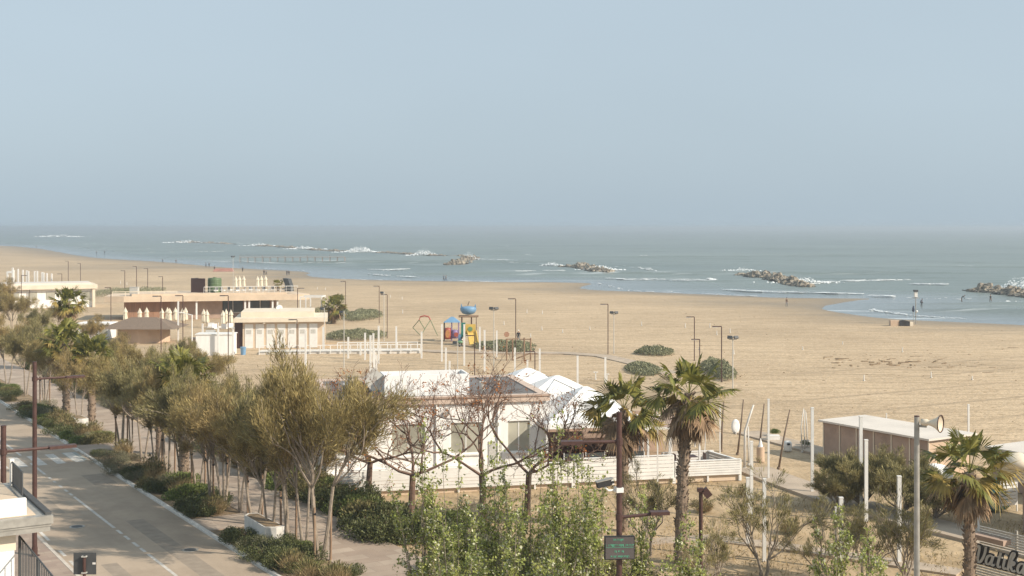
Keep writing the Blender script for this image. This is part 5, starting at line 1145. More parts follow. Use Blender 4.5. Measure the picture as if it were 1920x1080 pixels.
row2 = [(25, 33, 6.6, 'tamarisk behind the promenade at the far left edge'),(75, 32, 6.0, 'tamarisk behind the promenade left of the upper palm'),(215, 31, 5.2, 'tamarisk behind the promenade in front of the reed roof'),(262, 30.5, 5.0, 'tamarisk below the reed roof'),(305, 31, 4.6, 'tamarisk behind the promenade left of the low palm crown'),
 (172, 36, 5.0, 'pale tamarisk in front of the far pavilion corner'),(446, 30, 4.4, 'tamarisk in front of the ramp railing'),(505, 29.5, 4.2, 'tamarisk behind the promenade near the restaurant end'),(5, 38, 7.0, 'tall tamarisk in front of the dark hut'),(385, 34, 5.2, 'tamarisk close to the white store'),(350, 40, 4.0, 'greenish tamarisk before the bar windows'),(110, 40, 5.0, 'tamarisk before the pavilion wall')]
for i, (px, s_, h, lb) in enumerate(row2):
    Y = Y_on(px, s_); tams[i % 3]((Xat(px, Y), Y, 0), lb, rz=i*2.1+.5, scale=(h/7.4, h/7.4, h/6.9), group='tamarisks behind the promenade')
for px, py, h, lb, rz in ((1432, 1082, 4.7, 'thin half bare tamarisk with spreading branches in the lower right', .3),(1218, 1042, 4.4, 'thin feathery tamarisk left of the tall palm trunk', 2.0),(1700, 1120, 4.6, 'thin tamarisk between the loudspeaker pole and the short palm', 1.2),(1560, 1110, 3.6, 'small thin tamarisk behind the poplar shoots', 3.3),(1620, 1095, 3.9, 'thin tamarisk right of the speckled post', 5.1),(1335, 1120, 3.2, 'small thin tamarisk by the short brown lamp', 4.1)):
    tam_thin(G(px, py), lb, rz=rz, scale=h/4.6, group='thin tamarisks in the dry grass')
for px, py, h, w, lb, rz in ((1615, 950, 3.3, 1.15, 'dense tamarisk bush in front of the changing huts, left half', .4),(1690, 962, 3.2, 1.15, 'dense tamarisk bush in front of the changing huts, right half', 1.9),(1752, 975, 2.6, 1.0, 'tamarisk bush left of the short palm', 3.0),(1575, 955, 2.2, .8, 'small tamarisk bush at the left foot of the dense ones', 4.4)):
    tam_bush(G(px, py), lb, rz=rz, scale=(w, w, h/3.4), group='tamarisk bushes by the huts')
# --- poplar shoots
def mk_poplar(seed, H, n_st, per, spread=.55):
    def f():
        r_ = random.Random(seed); o = thing('white_poplar', (0, 0, 0), 't', 'tree'); b = MB(); tips = []; segs = []
        for k in range(n_st):
            a = r_.uniform(0, 6.28); q = r_.uniform(0, spread); h = H*r_.uniform(.55, 1.0)*(1-q*.25); base = Vector((math.cos(a)*q*.3, math.sin(a)*q*.3, -.05))
            top = Vector((math.cos(a)*q*1.9, math.sin(a)*q*1.9, h)); mid = base.lerp(top, .5)+Vector((r_.uniform(-.12, .12), r_.uniform(-.12, .12), .2))
            b.tube([base, mid, top], [.035, .022, .006], 5)
            for j in range(16):
                t = r_.uniform(.2, 1.0); c = base.lerp(top, t); dd = (rnd_dir(r_)*.8+Vector((0, 0, .7))).normalized(); L = r_.uniform(.35, .95)*(1.15-t*.75)
                pts = [c, c+dd*L*.5, c+dd*L]; b.tube(pts, [.01, .008, .004], 3, cap=False); tips.append((pts, dd))
            tips.append(([base.lerp(top, .6), mid, top], (top-mid).normalized()))
        b.build('stems', M_['bark_pale'], o)
        C, Dn = plume_points(r_, tips, per, .19, .05); n = len(C); g = np.random.default_rng(seed); Dn = g.normal(size=(n, 3)); Dn[:, 2] -= .3
        mi = (g.random(n) < .15).astype(int); L = g.uniform(.07, .135, n)
        leaf_mesh('crown', C, Dn, L, L*.8, None, o, seed, mi=mi, mats=[M_['poplar'], M_['poplar_pale']])
        
        return o
    return First(f)
popA = mk_poplar(31, 7.0, 13, 27, .8); popB = mk_poplar(32, 6.2, 12, 27, .9); popC = mk_poplar(33, 4.4, 8, 30, .55)
pops = [popA, popB]
for i, (px, Y, h, lb, v) in enumerate(((800, 47.5, 6.8, 'leftmost white poplar, beside the end of the promenade', 1),(862, 46, 7.2, 'white poplar in front of the first bare tree', 0),(925, 44, 6.6, 'white poplar left of the second bare tree', 1),(985, 45, 7.3, 'tall white poplar in front of the canopy tent left side', 0),
  (1045, 43, 7.6, 'white poplar reaching up beside the slat fence', 1),(1105, 44, 7.2, 'white poplar directly left of the camera pole', 0),(1040, 39, 5.2, 'lower white poplar at the bottom edge left of the lit sign', 1),(880, 40, 5.0, 'lower bright green poplar at the bottom edge', 0),(960, 40, 5.6, 'dense white poplar at the bottom centre', 1),(845, 43, 5.0, 'small white poplar near the promenade end', 0),(1075, 50, 6.0, 'white poplar behind the camera pole', 0))):
    pops[v]((Xat(px, Y), Y, 0), lb, rz=i*1.3, scale=(.9, .9, 1.1*h/(7.0, 6.2)[v]), group='white poplars in the foreground')
for i, (px, Y, h, lb) in enumerate(((1235, 42, 4.2, 'slender poplar shoots right of the lit sign'),(1290, 44, 5.0, 'slender poplar shoots before the tall palm trunk'),(1340, 41, 4.0, 'slender poplar shoots before the short brown lamp'),(1560, 44, 5.4, 'slender poplar shoots around the leftmost speckled post'),(1620, 42, 5.0, 'slender poplar shoots below the tall twin posts'),(1670, 41, 4.4, 'slender poplar shoots left of the loudspeaker pole'),(1515, 41, 3.6, 'slender poplar shoots at the bottom right of the thin tamarisk'),(1190, 48, 5.2, 'slender poplar shoots directly right of the camera pole'),(1600, 38, 4.4, 'lowest poplar shoots at the bottom edge below the huts'))):
    popC((Xat(px, Y), Y, 0), lb, rz=i*1.9, scale=(.85, .85, h/4.4), group='slender poplar shoots')
# --- bare trees
def bare_tree(loc, H, seed, label, lean=(0, 0), leaves=260, wd=.75):
    r_ = random.Random(seed); o = thing('bare_tree', loc, label, 'tree', 0, 'bare trees before the restaurant'); leaves = int(leaves*1.6); b = MB(); tips = []; segs = []
    th = H*.28; top = Vector((lean[0], lean[1], th)); b.tube([(0, 0, -.1), (lean[0]*.4, lean[1]*.4, th*.5), top], [.20, .165, .15], 9)
    for k in range(4):
        a = k*1.57+r_.uniform(-.4, .4); dd = Vector((math.cos(a)*wd*1.5, math.sin(a)*wd*1.5, r_.uniform(.35, 1.1))).normalized()
        grow(r_, top.copy(), dd, H*.27, .085, 6, segs, b, .80, .24, .12, (2, 3), .72, 0, tips, .008)
    b.build('trunk', M_['branch'], o)
    g = np.random.default_rng(seed); pk = [tips[i] for i in g.integers(0, len(tips), max(1, leaves//6))]; C, Dn = plume_points(r_, pk, 6, .25, .1)
    n = len(C); Dn = g.normal(size=(n, 3)); Dn[:, 2] -= .6; leaf_mesh('withered_leaves', C, Dn, g.uniform(.09, .17, n), g.uniform(.05, .09, n), M_['leaf_orange'], o, seed)
    return o
bare_tree(G(770, 1000), 10.2, 41, 'largest bare tree, in front of the middle of the restaurant wall', (.1, 0), 420)
bare_tree(G(907, 985), 8.8, 42, 'second bare tree with a leaning crown and a few orange leaves', (-.1, .1), 520)
bare_tree(G(988, 968), 7.8, 43, 'third bare tree at the left edge of the canopy tents', (.1, 0), 160)
bare_tree(G(690, 940), 7.4, 44, 'bare tree with orange tips beside the largest tamarisk', (.1, .1), 520, .9)
# --- palms
def palm(loc, TH, R_, label, seed, tr=.22, n_g=26, n_d=16, tilt=.0, group=None, skirt=1.0):
    r_ = random.Random(seed); o = thing('fan_palm', loc, label, 'palm', 0, group)
    b = MB(); n = 14; pts = [(tilt*(k/n)**2*TH*.2, 0, TH*k/n) for k in range(n+1)]
    b.tube(pts, [tr*(1.18-.25*k/n) for k in range(n+1)], 12)
    for k in range(int(TH*44)):       # stubs of old leaf bases
        z = TH*r_.random(); a = r_.uniform(0, 6.28); c = Vector((tilt*(z/TH)**2*TH*.2+math.cos(a)*tr, math.sin(a)*tr, z)); dn = Vector((math.cos(a), math.sin(a), r_.uniform(.6, 1.6))).normalized()
        b.tube([c-dn*.06, c+dn*r_.uniform(.07, .18)], [.06, .018], 4)
    b.build('trunk', M_['palm_trunk'], o)
    top = Vector((tilt*TH*.2, 0, TH))
    def fans(cnt, lo, hi, rad, mname, name, drp):
        V = []; F = []; mi = []
        for k in range(cnt):
            az = k*2.39996+r_.uniform(-.25, .25); el = lo+(hi-lo)*((k+.5)/cnt)+r_.uniform(-.12, .12)
            d = Vector((math.cos(az)*math.cos(el), math.sin(az)*math.cos(el), math.sin(el))); L = rad*r_.uniform(.30, .78)
            hub = top+d*L+Vector((0, 0, -.10*L)); side = d.cross(Vector((0, 0, 1)))
            if side.length < .1: side = Vector((1, 0, 0))
            side.normalize(); nrm = side.cross(d).normalized(); w = .022
            i0 = len(V); V += [top+side*w, top-side*w, hub-side*w, hub+side*w]; F.append((i0, i0+1, i0+2, i0+3))
            twist = r_.uniform(-1.1, 1.1); nb = 24; bl = rad*r_.uniform(.46, .62)
            for j in range(nb):
                th = (-1.9+3.8*j/(nb-1)); cd_ = math.cos(th); sd_ = math.sin(th)
                ld = (d*cd_+(side*math.cos(twist)+nrm*math.sin(twist))*sd_).normalized(); ll = bl*(.72+.28*cd_)*r_.uniform(.88, 1.05)
                wv = (nrm.cross(ld)).normalized()*(.062*rad/1.9); mid = hub+ld*ll*.58; mid.z -= drp*.08*ll
                tip = hub+ld*ll; tip.z -= drp*ll*(.15+.45*r_.random())
                i0 = len(V); V += [hub, mid+wv, tip, mid-wv]; F.append((i0, i0+1, i0+2, i0+3))
        me = bpy.data.meshes.new(name); me.from_pydata([tuple(v) for v in V], [], F); me.materials.append(M_[mname]); me.update()
        oo = bpy.data.objects.new(name, me); COL.objects.link(oo); oo.parent = o; return oo
    fans(n_g, -.35, 1.35, R_, 'palm_green', 'crown', .8)
    fans(max(4, n_g//3), -.55, .25, R_*.95, 'palm_olive', 'yellowing_fronds', 1.0)
    fans(int(n_d*skirt), -1.35, -.50, R_*.8, 'palm_dead', 'dead_fronds', 1.1)
    return o
palm((Xat(1276, 57), 57, 0), 7.6, 2.15, 'tallest fan palm with a big shaggy crown in front of the terrace', 151, .225, 17, 26, tilt=.25)
palm((Xat(1170, 63), 63, 0), 6.1, 2.3, 'second fan palm partly behind the camera pole', 152, .20, 15, 18)
palm((Xat(1818, 50), 50, 0), 5.4, 1.9, 'short fan palm with a thick dark trunk beside the name board', 53, .19, 19, 18)
Y = Y_on(124, 23.3); palm((Xat(124, Y), Y, 0), 5.6, 2.3, 'left palm of the pair growing from the promenade edge', 54, .24, 26, 22, group='promenade palms')
Y = Y_on(172, 24.0); palm((Xat(172, Y), Y, 0), 5.0, 2.2, 'right palm of the pair growing from the promenade edge', 55, .24, 26, 22, group='promenade palms')
palm((Xat(127, 132), 132, 0), 7.2, 2.1, 'small far palm in front of the pavilion roof', 56, .24, 26, 16, group='promenade palms')
Y = Y_on(361, 23.3); palm((Xat(361, Y)-.5, Y, 0), 6.1, 2.1, 'palm crown poking out among the tamarisks, thick ringed trunk below', 57, .26, 24, 14, group='promenade palms')
Y = Y_on(286, 25); palm((Xat(300, 84), 84, 0), 4.4, 1.8, 'low palm half buried between tamarisks', 58, .24, 20, 12, group='promenade palms')
palm(G(626, 606), 2.6, 2.4, 'small yellowing palm at the left end of the round dune hedge', 59, .3, 20, 20)
pq = on_roof(521); palm(tuple(pq), 1.2, 1.1, 'tiny potted palm on the bar roof terrace', 60, .1, 12, 2)
# --- shrubs
def mk_shrub(seed, m, cat='shrub', leaf=(.05, .11), n=5200, name='low_shrub', flat=.62, spiky=False):
    def f():
        r_ = random.Random(seed); g = np.random.default_rng(seed); o = thing(name, (0, 0, 0), 't', cat)
        lobes = [(g.normal(0, .38), g.normal(0, .38), r_.uniform(.15, .5), r_.uniform(.38, .7)) for _ in range(8)]; C = []; Dn = []
        for (x, y, z, q) in lobes:
            k = n//8; v = g.normal(size=(k, 3)); v /= np.linalg.norm(v, axis=1, keepdims=True); rr = q*g.random(k)**.35*g.uniform(.8, 1.12, k)
            c = v*rr[:, None]; c[:, 2] *= .8; c += np.array([x, y, z]); C.append(c); Dn.append(v+g.normal(size=(k, 3))*.5+np.array([0, 0, .5]))
        C = np.concatenate(C); Dn = np.concatenate(Dn); C[:, 2] = np.abs(C[:, 2])*flat*1.3; L = g.uniform(leaf[0], leaf[1], len(C))
        b = MB()
        for k in range(14): a = r_.uniform(0, 6.28); q = r_.uniform(.2, .7); b.tube([(0, 0, -.02), (math.cos(a)*q*.5, math.sin(a)*q*.5, .2), (math.cos(a)*q, math.sin(a)*q, .5*flat+.15)], [.02, .014, .006], 4)
        b.build('stems', M_['branch'], o); o.children[0]['label'] = 'thin woody stems'
        leaf_mesh('foliage', C, Dn, L, L*(.22 if spiky else .5), M_[m], o, seed); return o
    return First(f)
sh_dark = mk_shrub(61, 'shrub_dark'); sh_green = mk_shrub(62, 'shrub_green', leaf=(.05, .12)); sh_grey = mk_shrub(63, 'shrub_grey', leaf=(.05, .12), spiky=True); sh_olive = mk_shrub(64, 'shrub_olive')
def mk_grass():
    g = np.random.default_rng(65); o = thing('grass_tuft', (0, 0, 0), 't', 'grass'); n = 1100; a = g.uniform(0, 6.28, n); el = g.uniform(.55, 1.5, n)
    d = np.stack([np.cos(a)*np.cos(el), np.sin(a)*np.cos(el), np.sin(el)], 1); L = g.uniform(.5, 1.0, n); b0 = g.normal(0, .16, (n, 3)); b0[:, 2] = 0
    C = b0+d*L[:, None]*.5; leaf_mesh('blades', C, d, L, .022, M_['grass_tan'], o, 65)
    k = 160; a = g.uniform(0, 6.28, k); el = g.uniform(.8, 1.5, k); d = np.stack([np.cos(a)*np.cos(el), np.sin(a)*np.cos(el), np.sin(el)], 1)
    sh_ = leaf_mesh('seed_heads', d*g.uniform(.8, 1.1, k)[:, None], d, .2, .05, M_['shrub_olive'], o, 66); sh_['kind'] = 'stuff'; return o
grass = First(mk_grass)
kinds = {'d': (sh_dark, 'low dark green shrub'), 'g': (sh_green, 'bright green cushion shrub'), 'y': (sh_grey, 'spiky grey green shrub'), 'o': (sh_olive, 'olive brown shrub'), 't': (grass, 'tan ornamental grass tuft')}
cnt = {}
r_ = random.Random(77)
t = 49.0; seqs = 'ydgotdygtdodgtydgdotgydodt'; i = 0
while t < 190:
    gap = any(a-.7 < t < c+.7 for a, c in ((86.3, 90.0), (61.3, 64.2), (112, 115), (140, 143)))
    if not gap:
        for s_ in (20.85, 21.6, 22.3):
            if r_.random() < (.22 if s_ < 22 else .6): continue
            k = seqs[r_.randint(0, len(seqs)-1)]
            if s_ < 21.5 and k == 't' and r_.random() < .7: k = 'd'
            fn, nm = kinds[k]; cnt[k] = cnt.get(k, 0)+1
            sc = r_.uniform(.65, 1.15) if k != 't' else r_.uniform(.9, 1.3)
            sc = min(sc, 1.0) if s_ < 21.5 else sc
            q = RW(s_+r_.uniform(-.12, .12), t+r_.uniform(-.4, .4), .08)
            if k == 't': sc = (sc, sc, sc*.95)
            fn(q, '%s in the verge, %s of its kind from the viewer' % (nm, ORD[min(cnt[k]-1, 57)]), rz=r_.uniform(0, 6.28), scale=sc, group='plants in the verge beds')
    t += r_.uniform(1.15, 1.6) if t < 110 else 2.2
    i += 1
# hedge behind the promenade
cnt2 = {}
t = 55.5
while t < 150:
    if not (70 < t < 73 or 96 < t < 99):
        for s_ in ((27.6, 28.5) if t < 90 else (27.8,)):
            k = 'ddodgod'[r_.randint(0, 6)] if t < 70 else 'doyt'[r_.randint(0, 3)]; fn, nm = kinds[k]; cnt2[k] = cnt2.get(k, 0)+1; sc = r_.uniform(1.2, 1.6) if t < 70 else r_.uniform(.8, 1.3)
            fn(RW(s_, t+r_.uniform(-.3, .3), 0), '%s in the promenade hedge, %s of its kind from the viewer' % (nm, ORD[cnt2[k]-1]), rz=r_.uniform(0, 6.28), scale=(sc, sc, sc*1.15), group='hedge plants behind the promenade')
    t += 1.5 if t < 75 else 2.6
for i, (px, py, sc, k, lb) in enumerate(((905, 1075, 2.3, 'g', 'big bright green shrub at the bottom centre'),(960, 1090, 2.2, 'd', 'big dark green shrub at the bottom centre'),(1010, 1100, 2.0, 'g', 'third big shrub at the bottom centre'),(820, 1010, 1.3, 'o', 'olive shrub behind the poplars'),(860, 985, 1.1, 'g', 'green shrub in front of the low restaurant wall'),(700, 985, 1.8, 'd', 'dark shrub below the bare tree with orange tips'),(735, 1010, 1.9, 'd', 'darkest tall shrub at the hedge end'),
   (1450, 812, .9, 'g', 'green plant growing in the white planter box'),(1510, 833, .7, 'd', 'dark plant in the small square pot'),(1100, 1100, 1.9, 'o', 'olive shrub right of the big bottom shrubs'),(1200, 1110, 1.3, 'o', 'olive shrub below the lit sign'),(1395, 930, .7, 't', 'tan tuft below the fence corner'),(1480, 1000, .8, 't', 'tan tuft beside the concrete path'),(1320, 960, .8, 't', 'tan tuft right of the tall palm trunk'))):
    fn, nm = kinds[k]; fn(G(px, py, .3 if px in (1450, 1510) else 0), lb, rz=i*1.1, scale=(sc, sc, sc*.9) if px not in (1450, 1510) else (.45*sc, .45*sc, .55*sc))
# dune vegetation
def dune_patch(px0, py0, px1, py1, h, n, label, name='dune_hedge', m='dune_plant', kind=None, cat='hedge', leaf=.22):
    g = np.random.default_rng(int(px0)); a = G(px0, py0); c = G(px1, py1); ctr = (a+c)/2; o = thing(name, ctr, label, cat)
    rx = abs((Xat(px1, ctr.y)-Xat(px0, ctr.y))/2); ry = max(1.0, abs(G(px0, py0).y-G(px1, py1).y)/2)
    th = g.uniform(0, 6.28, n); q = np.sqrt(g.random(n)); bump = .55+.45*np.sin(th*3+px0)*np.cos(q*7)
    x = np.cos(th)*q*rx*g.uniform(.85, 1.1, n); y = np.sin(th)*q*ry*g.uniform(.85, 1.1, n); z = g.random(n)**.5*h*np.sqrt(np.maximum(0, 1-q**2*.8))*(.6+.4*bump)
    C = np.stack([x, y, z], 1); Dn = g.normal(size=(n, 3))+np.array([0, 0, .8]); L = g.uniform(leaf*.5, leaf*1.3, n); leaf_mesh('foliage', C, Dn, L, L*.45, M_[m], o, int(py0))
    b = MB()
    for k in range(24): j = g.integers(0, n); b.tube([(x[j]*.9, y[j]*.9, -.05), (x[j]*.9, y[j]*.9, z[j]*.6+.1)], [.03, .01], 4)
    b.build('stems', M_['branch'], o); o.children[0]['label'] = 'leafy top'; return o
dune_patch(612, 606, 650, 588, 1.7, 5000, 'rounded olive hedge on the dune behind the small palm')
dune_patch(645, 603, 714, 588, 1.5, 9000, 'long dark crescent hedge on the sand behind the ramp')
dune_patch(610, 639, 722, 627, 1.3, 8000, 'low wide grey green hedge just behind the ramp railing')
dune_patch(885, 656, 1000, 645, .9, 8000, 'low dark plant strip between play tower and exercise frame')
dune_patch(925, 662, 1000, 655, .7, 4000, 'second dark plant strip below the exercise frame')
dune_patch(1190, 669, 1262, 660, 1.2, 4000, 'row of clipped green plants beside the slab path')
dune_patch(1172, 706, 1236, 684, .8, 6000, 'flat silvery green cushion of dune plants left of the palm')
dune_patch(1318, 715, 1372, 686, 1.6, 7000, 'dark green rounded hedge right of the palm crown')
dune_patch(180, 560, 232, 545, 1.6, 4000, 'dark hedge between the pavilion and the bar'); dune_patch(225, 560, 292, 545, 1.8, 5000, 'green hedge behind the vent box')
dune_patch(590, 600, 602, 582, 1.6, 1500, 'small hedge under the open post frame')
# sparse ground cover
g = np.random.default_rng(9); n = 26000; px = g.uniform(560, 1960, n); py = g.uniform(880, 1150, n); Yv_ = CH*FPX/(py-426); Xv_ = (px-960)*Yv_/FPX
keep = (Xv_*N2[0]+Yv_*N2[1] > 29) & (fbm(Xv_/3.2, Yv_/3.2, 3, 71) > .47); Xv_ = Xv_[keep]; Yv_ = Yv_[keep]; k = len(Xv_)
C = np.stack([Xv_, Yv_, np.full(k, .06)+g.random(k)*.08], 1); Dn = g.normal(size=(k, 3))*.6+np.array([0, 0, .8]); gc = leaf_mesh('ground_cover', C, Dn, g.uniform(.12, .32, k), g.uniform(.02, .05, k), M_['grass_tan'], None, 5)
tag(gc, 'sparse dry grass on the sandy ground behind the promenade', 'grass', kind='stuff')
# stakes tied to the street trees
for i, px in enumerate((605, 541, 478, 413, 372, 316, 228, 84)):
    Y = Y_on(px, 22.7); 
    for sgn in (-1, 1):
        q = Vector((Xat(px, Y), Y, .05))+Vector((N2[0], N2[1], 0))*.38*sgn; o = thing('tree_stake', q, '%s wooden stake of the %s staked tree from the right' % ('left' if sgn < 0 else 'right', ORD[i]), 'stake', 0, 'wooden stakes beside the promenade trees')
        MB().tube([(0, 0, 0), (.02*sgn, 0, 2.5)], .055, 7).build('stake', M_['stake'], o); MB().tube([(-.06, 0, 2.2), (.06, 0, 2.2)], .07, 6).build('tie', M_['dark'], o)
# pale concrete planter troughs in the verge
for px, py, w, lb in ((148, 806, 1.0, 'curved pale concrete trough in the verge near the crossing'), (492, 1012, 1.75, 'long pale concrete trough among the shrubs in the lower left')):
    p = G(px, py); o = thing('concrete_trough', p, lb, 'planter', RA+math.pi/2)
    prof = [(-w, -.45), (w*.9, -.35), (w, .1), (w*.8, .4), (-w*.9, .45), (-w*1.05, 0)]
    MB().prism(prof, 0, .95).build('body', M_['planter'], o); MB().prism([(x*.88, y*.8) for x, y in prof], .952, .97).build('soil', soil, o)

# ================================================================ NEAR POLES AND SIGNS
def street_pole(px, Y, ptop, label, arms, r=.10, rz=None):
    X = Xat(px, Y); h = Zat(ptop, Y); o = thing('double_arm_lamp', (X, Y, .1), label, 'street lamp', RA if rz is None else rz, 'tall brown street lamps'); h -= .1
    MB().tube([(0, 0, 0), (0, 0, h)], [r*1.1, r*.92], 14).build('pole', M_['brown_metal'], o); MB().lathe([(r*1.0, h), (r*1.0, h+.04), (0, h+.05)], 14).build('cap', M_['brown_metal'], o)
    MB().lathe([(.24, 0), (.24, .03), (r*1.3, .05), (r*1.3, .4)], 14).build('base_plate', M_['brown_metal'], o)
    for (z, sg_, L, rise) in arms:
        z = h-z; a = MB().tube([(sg_*r, 0, z), (sg_*L*.62, 0, z+rise*.6)], .05, 8).build('arm', M_['brown_metal'], o)
        MB().tube([(sg_*L*.0+sg_*r*.0, 0, z-.09), (0, 0, z+.09)], r*1.25, 12).build('clamp', M_['brown_metal'], o)
        MB().box(min(sg_*L*.62, sg_*L), max(sg_*L*.62, sg_*L), -.14, .14, z+rise-.05, z+rise+.05).build('lamp_head', M_['brown_metal'], o)
    return o
street_pole(65, 58, 680, 'tall brown street lamp behind the balcony, with one arm to the right', [(.74, 1, 2.2, .0)], .10)
street_pole(6.5, 41, 800, 'nearest brown street lamp cut close to the left edge', [(.80, 1, 2.25, .0)], .09)
sp_ = street_pole(1161, 38, 775, 'tall brown lamp pole carrying a camera and a lit sign', [(.84, -1, 1.75, 0), (3.08, 1, 1.5, .10)], .088, .10)
# short brown lamp
Ysl = 47.0; o = thing('short_floodlight_post', (Xat(1314, Ysl), Ysl, 0), 'short brown post with a tilted floodlight on top, in the lower right', 'lamp post'); h = Zat(922, Ysl)
MB().tube([(0, 0, 0), (0, 0, h)], .075, 10).build('post', M_['brown_metal'], o); MB().box(-.12, .22, -.1, .1, -.13, .13, M=T(.18, 0, h) @ R(.9, 'Y')).build('floodlight', M_['brown_metal'], o); MB().box(-.13, .09, -.1, .1, h+.0, h+.14).build('bracket', M_['brown_metal'], o)
# camera on the pole
cmz = Zat(905, 38); cm = thing('security_camera', (Xat(1133, 38)-.0, 37.9, cmz), 'black and white security camera on a white bracket', 'camera', .25)
MB().box(-.24, .20, -.09, .09, -.085, .085, M=R(-.18, 'Y')).build('housing', M_['dark'], cm); MB().box(-.26, .27, -.11, .11, .09, .115, M=R(-.18, 'Y')).build('sun_shield', M_['grey_metal'], cm)
MB().box(.202, .27, -.08, .08, -.08, .08, M=R(-.18, 'Y')).build('front', M_['white_paint'], cm); MB().lathe([(.04, 0), (.04, .03)], 12, M=R(-.18, 'Y') @ T(.24, -.082, 0) @ R(math.pi/2, 'X')).build('lens', M_['dark'], cm)
MB().tube([(.0, 0, -.1), (.12, 0, -.22), (.40, .05, -.22)], .03, 8).build('bracket', M_['white_paint'], cm); MB().box(.34, .56, -.12, .16, -.28, -.14).build('clamp', M_['white_paint'], cm)
# lit message sign
z0 = Zat(1049, 37.8); z1 = Zat(1005, 37.8); hs_ = (z1-z0)/2; lsg = thing('message_sign', (Xat(1162, 37.75), 37.75, (z0+z1)/2), 'small dark message sign with faint green dotted text on the lamp pole', 'sign', .06)
MB().box(-.45, .45, .02, .12, -hs_, hs_).build('housing', M_['dark'], lsg); MB().box(-.42, .42, .0, .018, -hs_+.03, hs_-.03).build('screen', M_['led_panel'], lsg)
ledm = M_['led_green']; ledm.node_tree.nodes['Principled BSDF'].inputs['Emission Color'].default_value = (.05, .35, .2, 1); ledm.node_tree.nodes['Principled BSDF'].inputs['Emission Strength'].default_value = .25
b = MB(); lr = random.Random(3)
for row_i, (zc, n0, n1, hh) in enumerate(((.24, -5, 3, .07), (.08, -11, 11, .075), (-.10, -4, 3, .06), (-.25, -7, 8, .06))):
    for k in range(n0, n1+1):
        x = k*.036
        if lr.random() < .12: continue
        b.box(x-.013, x-.005, -.006, -.002, zc-hh/2*lr.uniform(.6, 1), zc+hh/2)
        if lr.random() < .7: b.box(x-.004, x+.013, -.006, -.002, zc+hh*lr.choice((-.5, 0, .4))-.004, zc+hh*.0+.008+hh*.0 if False else zc+hh*.5)
b.box(-.41, .41, -.006, -.002, .015, .024)
b.build('lit_dots', ledm, lsg)
# sign seen from behind, lower left
bs = thing('road_sign', (Xat(158, 45), 45, .1), 'square grey road sign seen from behind at the bottom left', 'sign', 0)
zt_, zb_ = Zat(1037, 45)-.1, Zat(1078, 45)-.1
MB().box(-.40, .40, .06, .075, zb_, zt_).build('plate', M_['dark_grey'], bs); MB().tube([(0, 0, 0), (0, 0, zt_-.1)], .055, 10).build('pole', M_['brown_metal'], bs)
MB().box(-.09, .09, -.06, .059, zt_-.14, zt_-.10).box(-.09, .09, -.06, .059, zb_+.06, zb_+.10).build('clamp', M_['pale_metal'], bs); MB().box(.27, .38, .05, .059, (zb_+zt_)/2-.03, (zb_+zt_)/2+.04).build('sticker', M_['white_paint'], bs)
# loudspeaker pole
Yl = 30.0; lp = thing('loudspeaker_pole', (Xat(1719, Yl), Yl, 0), 'thick grey pole with a horn loudspeaker at its top, at the right', 'pole', 0); h = Zat(781, Yl)
MB().tube([(0, 0, 0), (0, 0, h)], [.085, .06], 14).build('pole', M_['grey_metal'], lp); MB().lathe([(.065, h), (.065, h+.02), (0, h+.03)], 12).build('cap', M_['brown_metal'], lp)
hn = thing('horn_loudspeaker', (Xat(1727, Yl), Yl-.02, Zat(791, Yl)), 'pale horn loudspeaker pointing right on the grey pole', 'loudspeaker', math.radians(-38))
MB().lathe([(.0, -.02), (.075, 0), (.08, .14), (.06, .16), (.075, .24), (.12, .34), (.185, .42), (.20, .45), (.17, .43), (.08, .33), (0, .28)], 22, M=R(math.pi/2, 'Y')).build('horn', M_['cream_light'], hn, True)
MB().tube([(.455, .2*math.cos(a_*math.pi/12), .2*math.sin(a_*math.pi/12)) for a_ in range(25)], .012, 6).build('rim', M_['brown_metal'], hn); MB().box(-.06, .12, -.03, .03, -.12, -.07).build('bracket', M_['grey_metal'], hn)

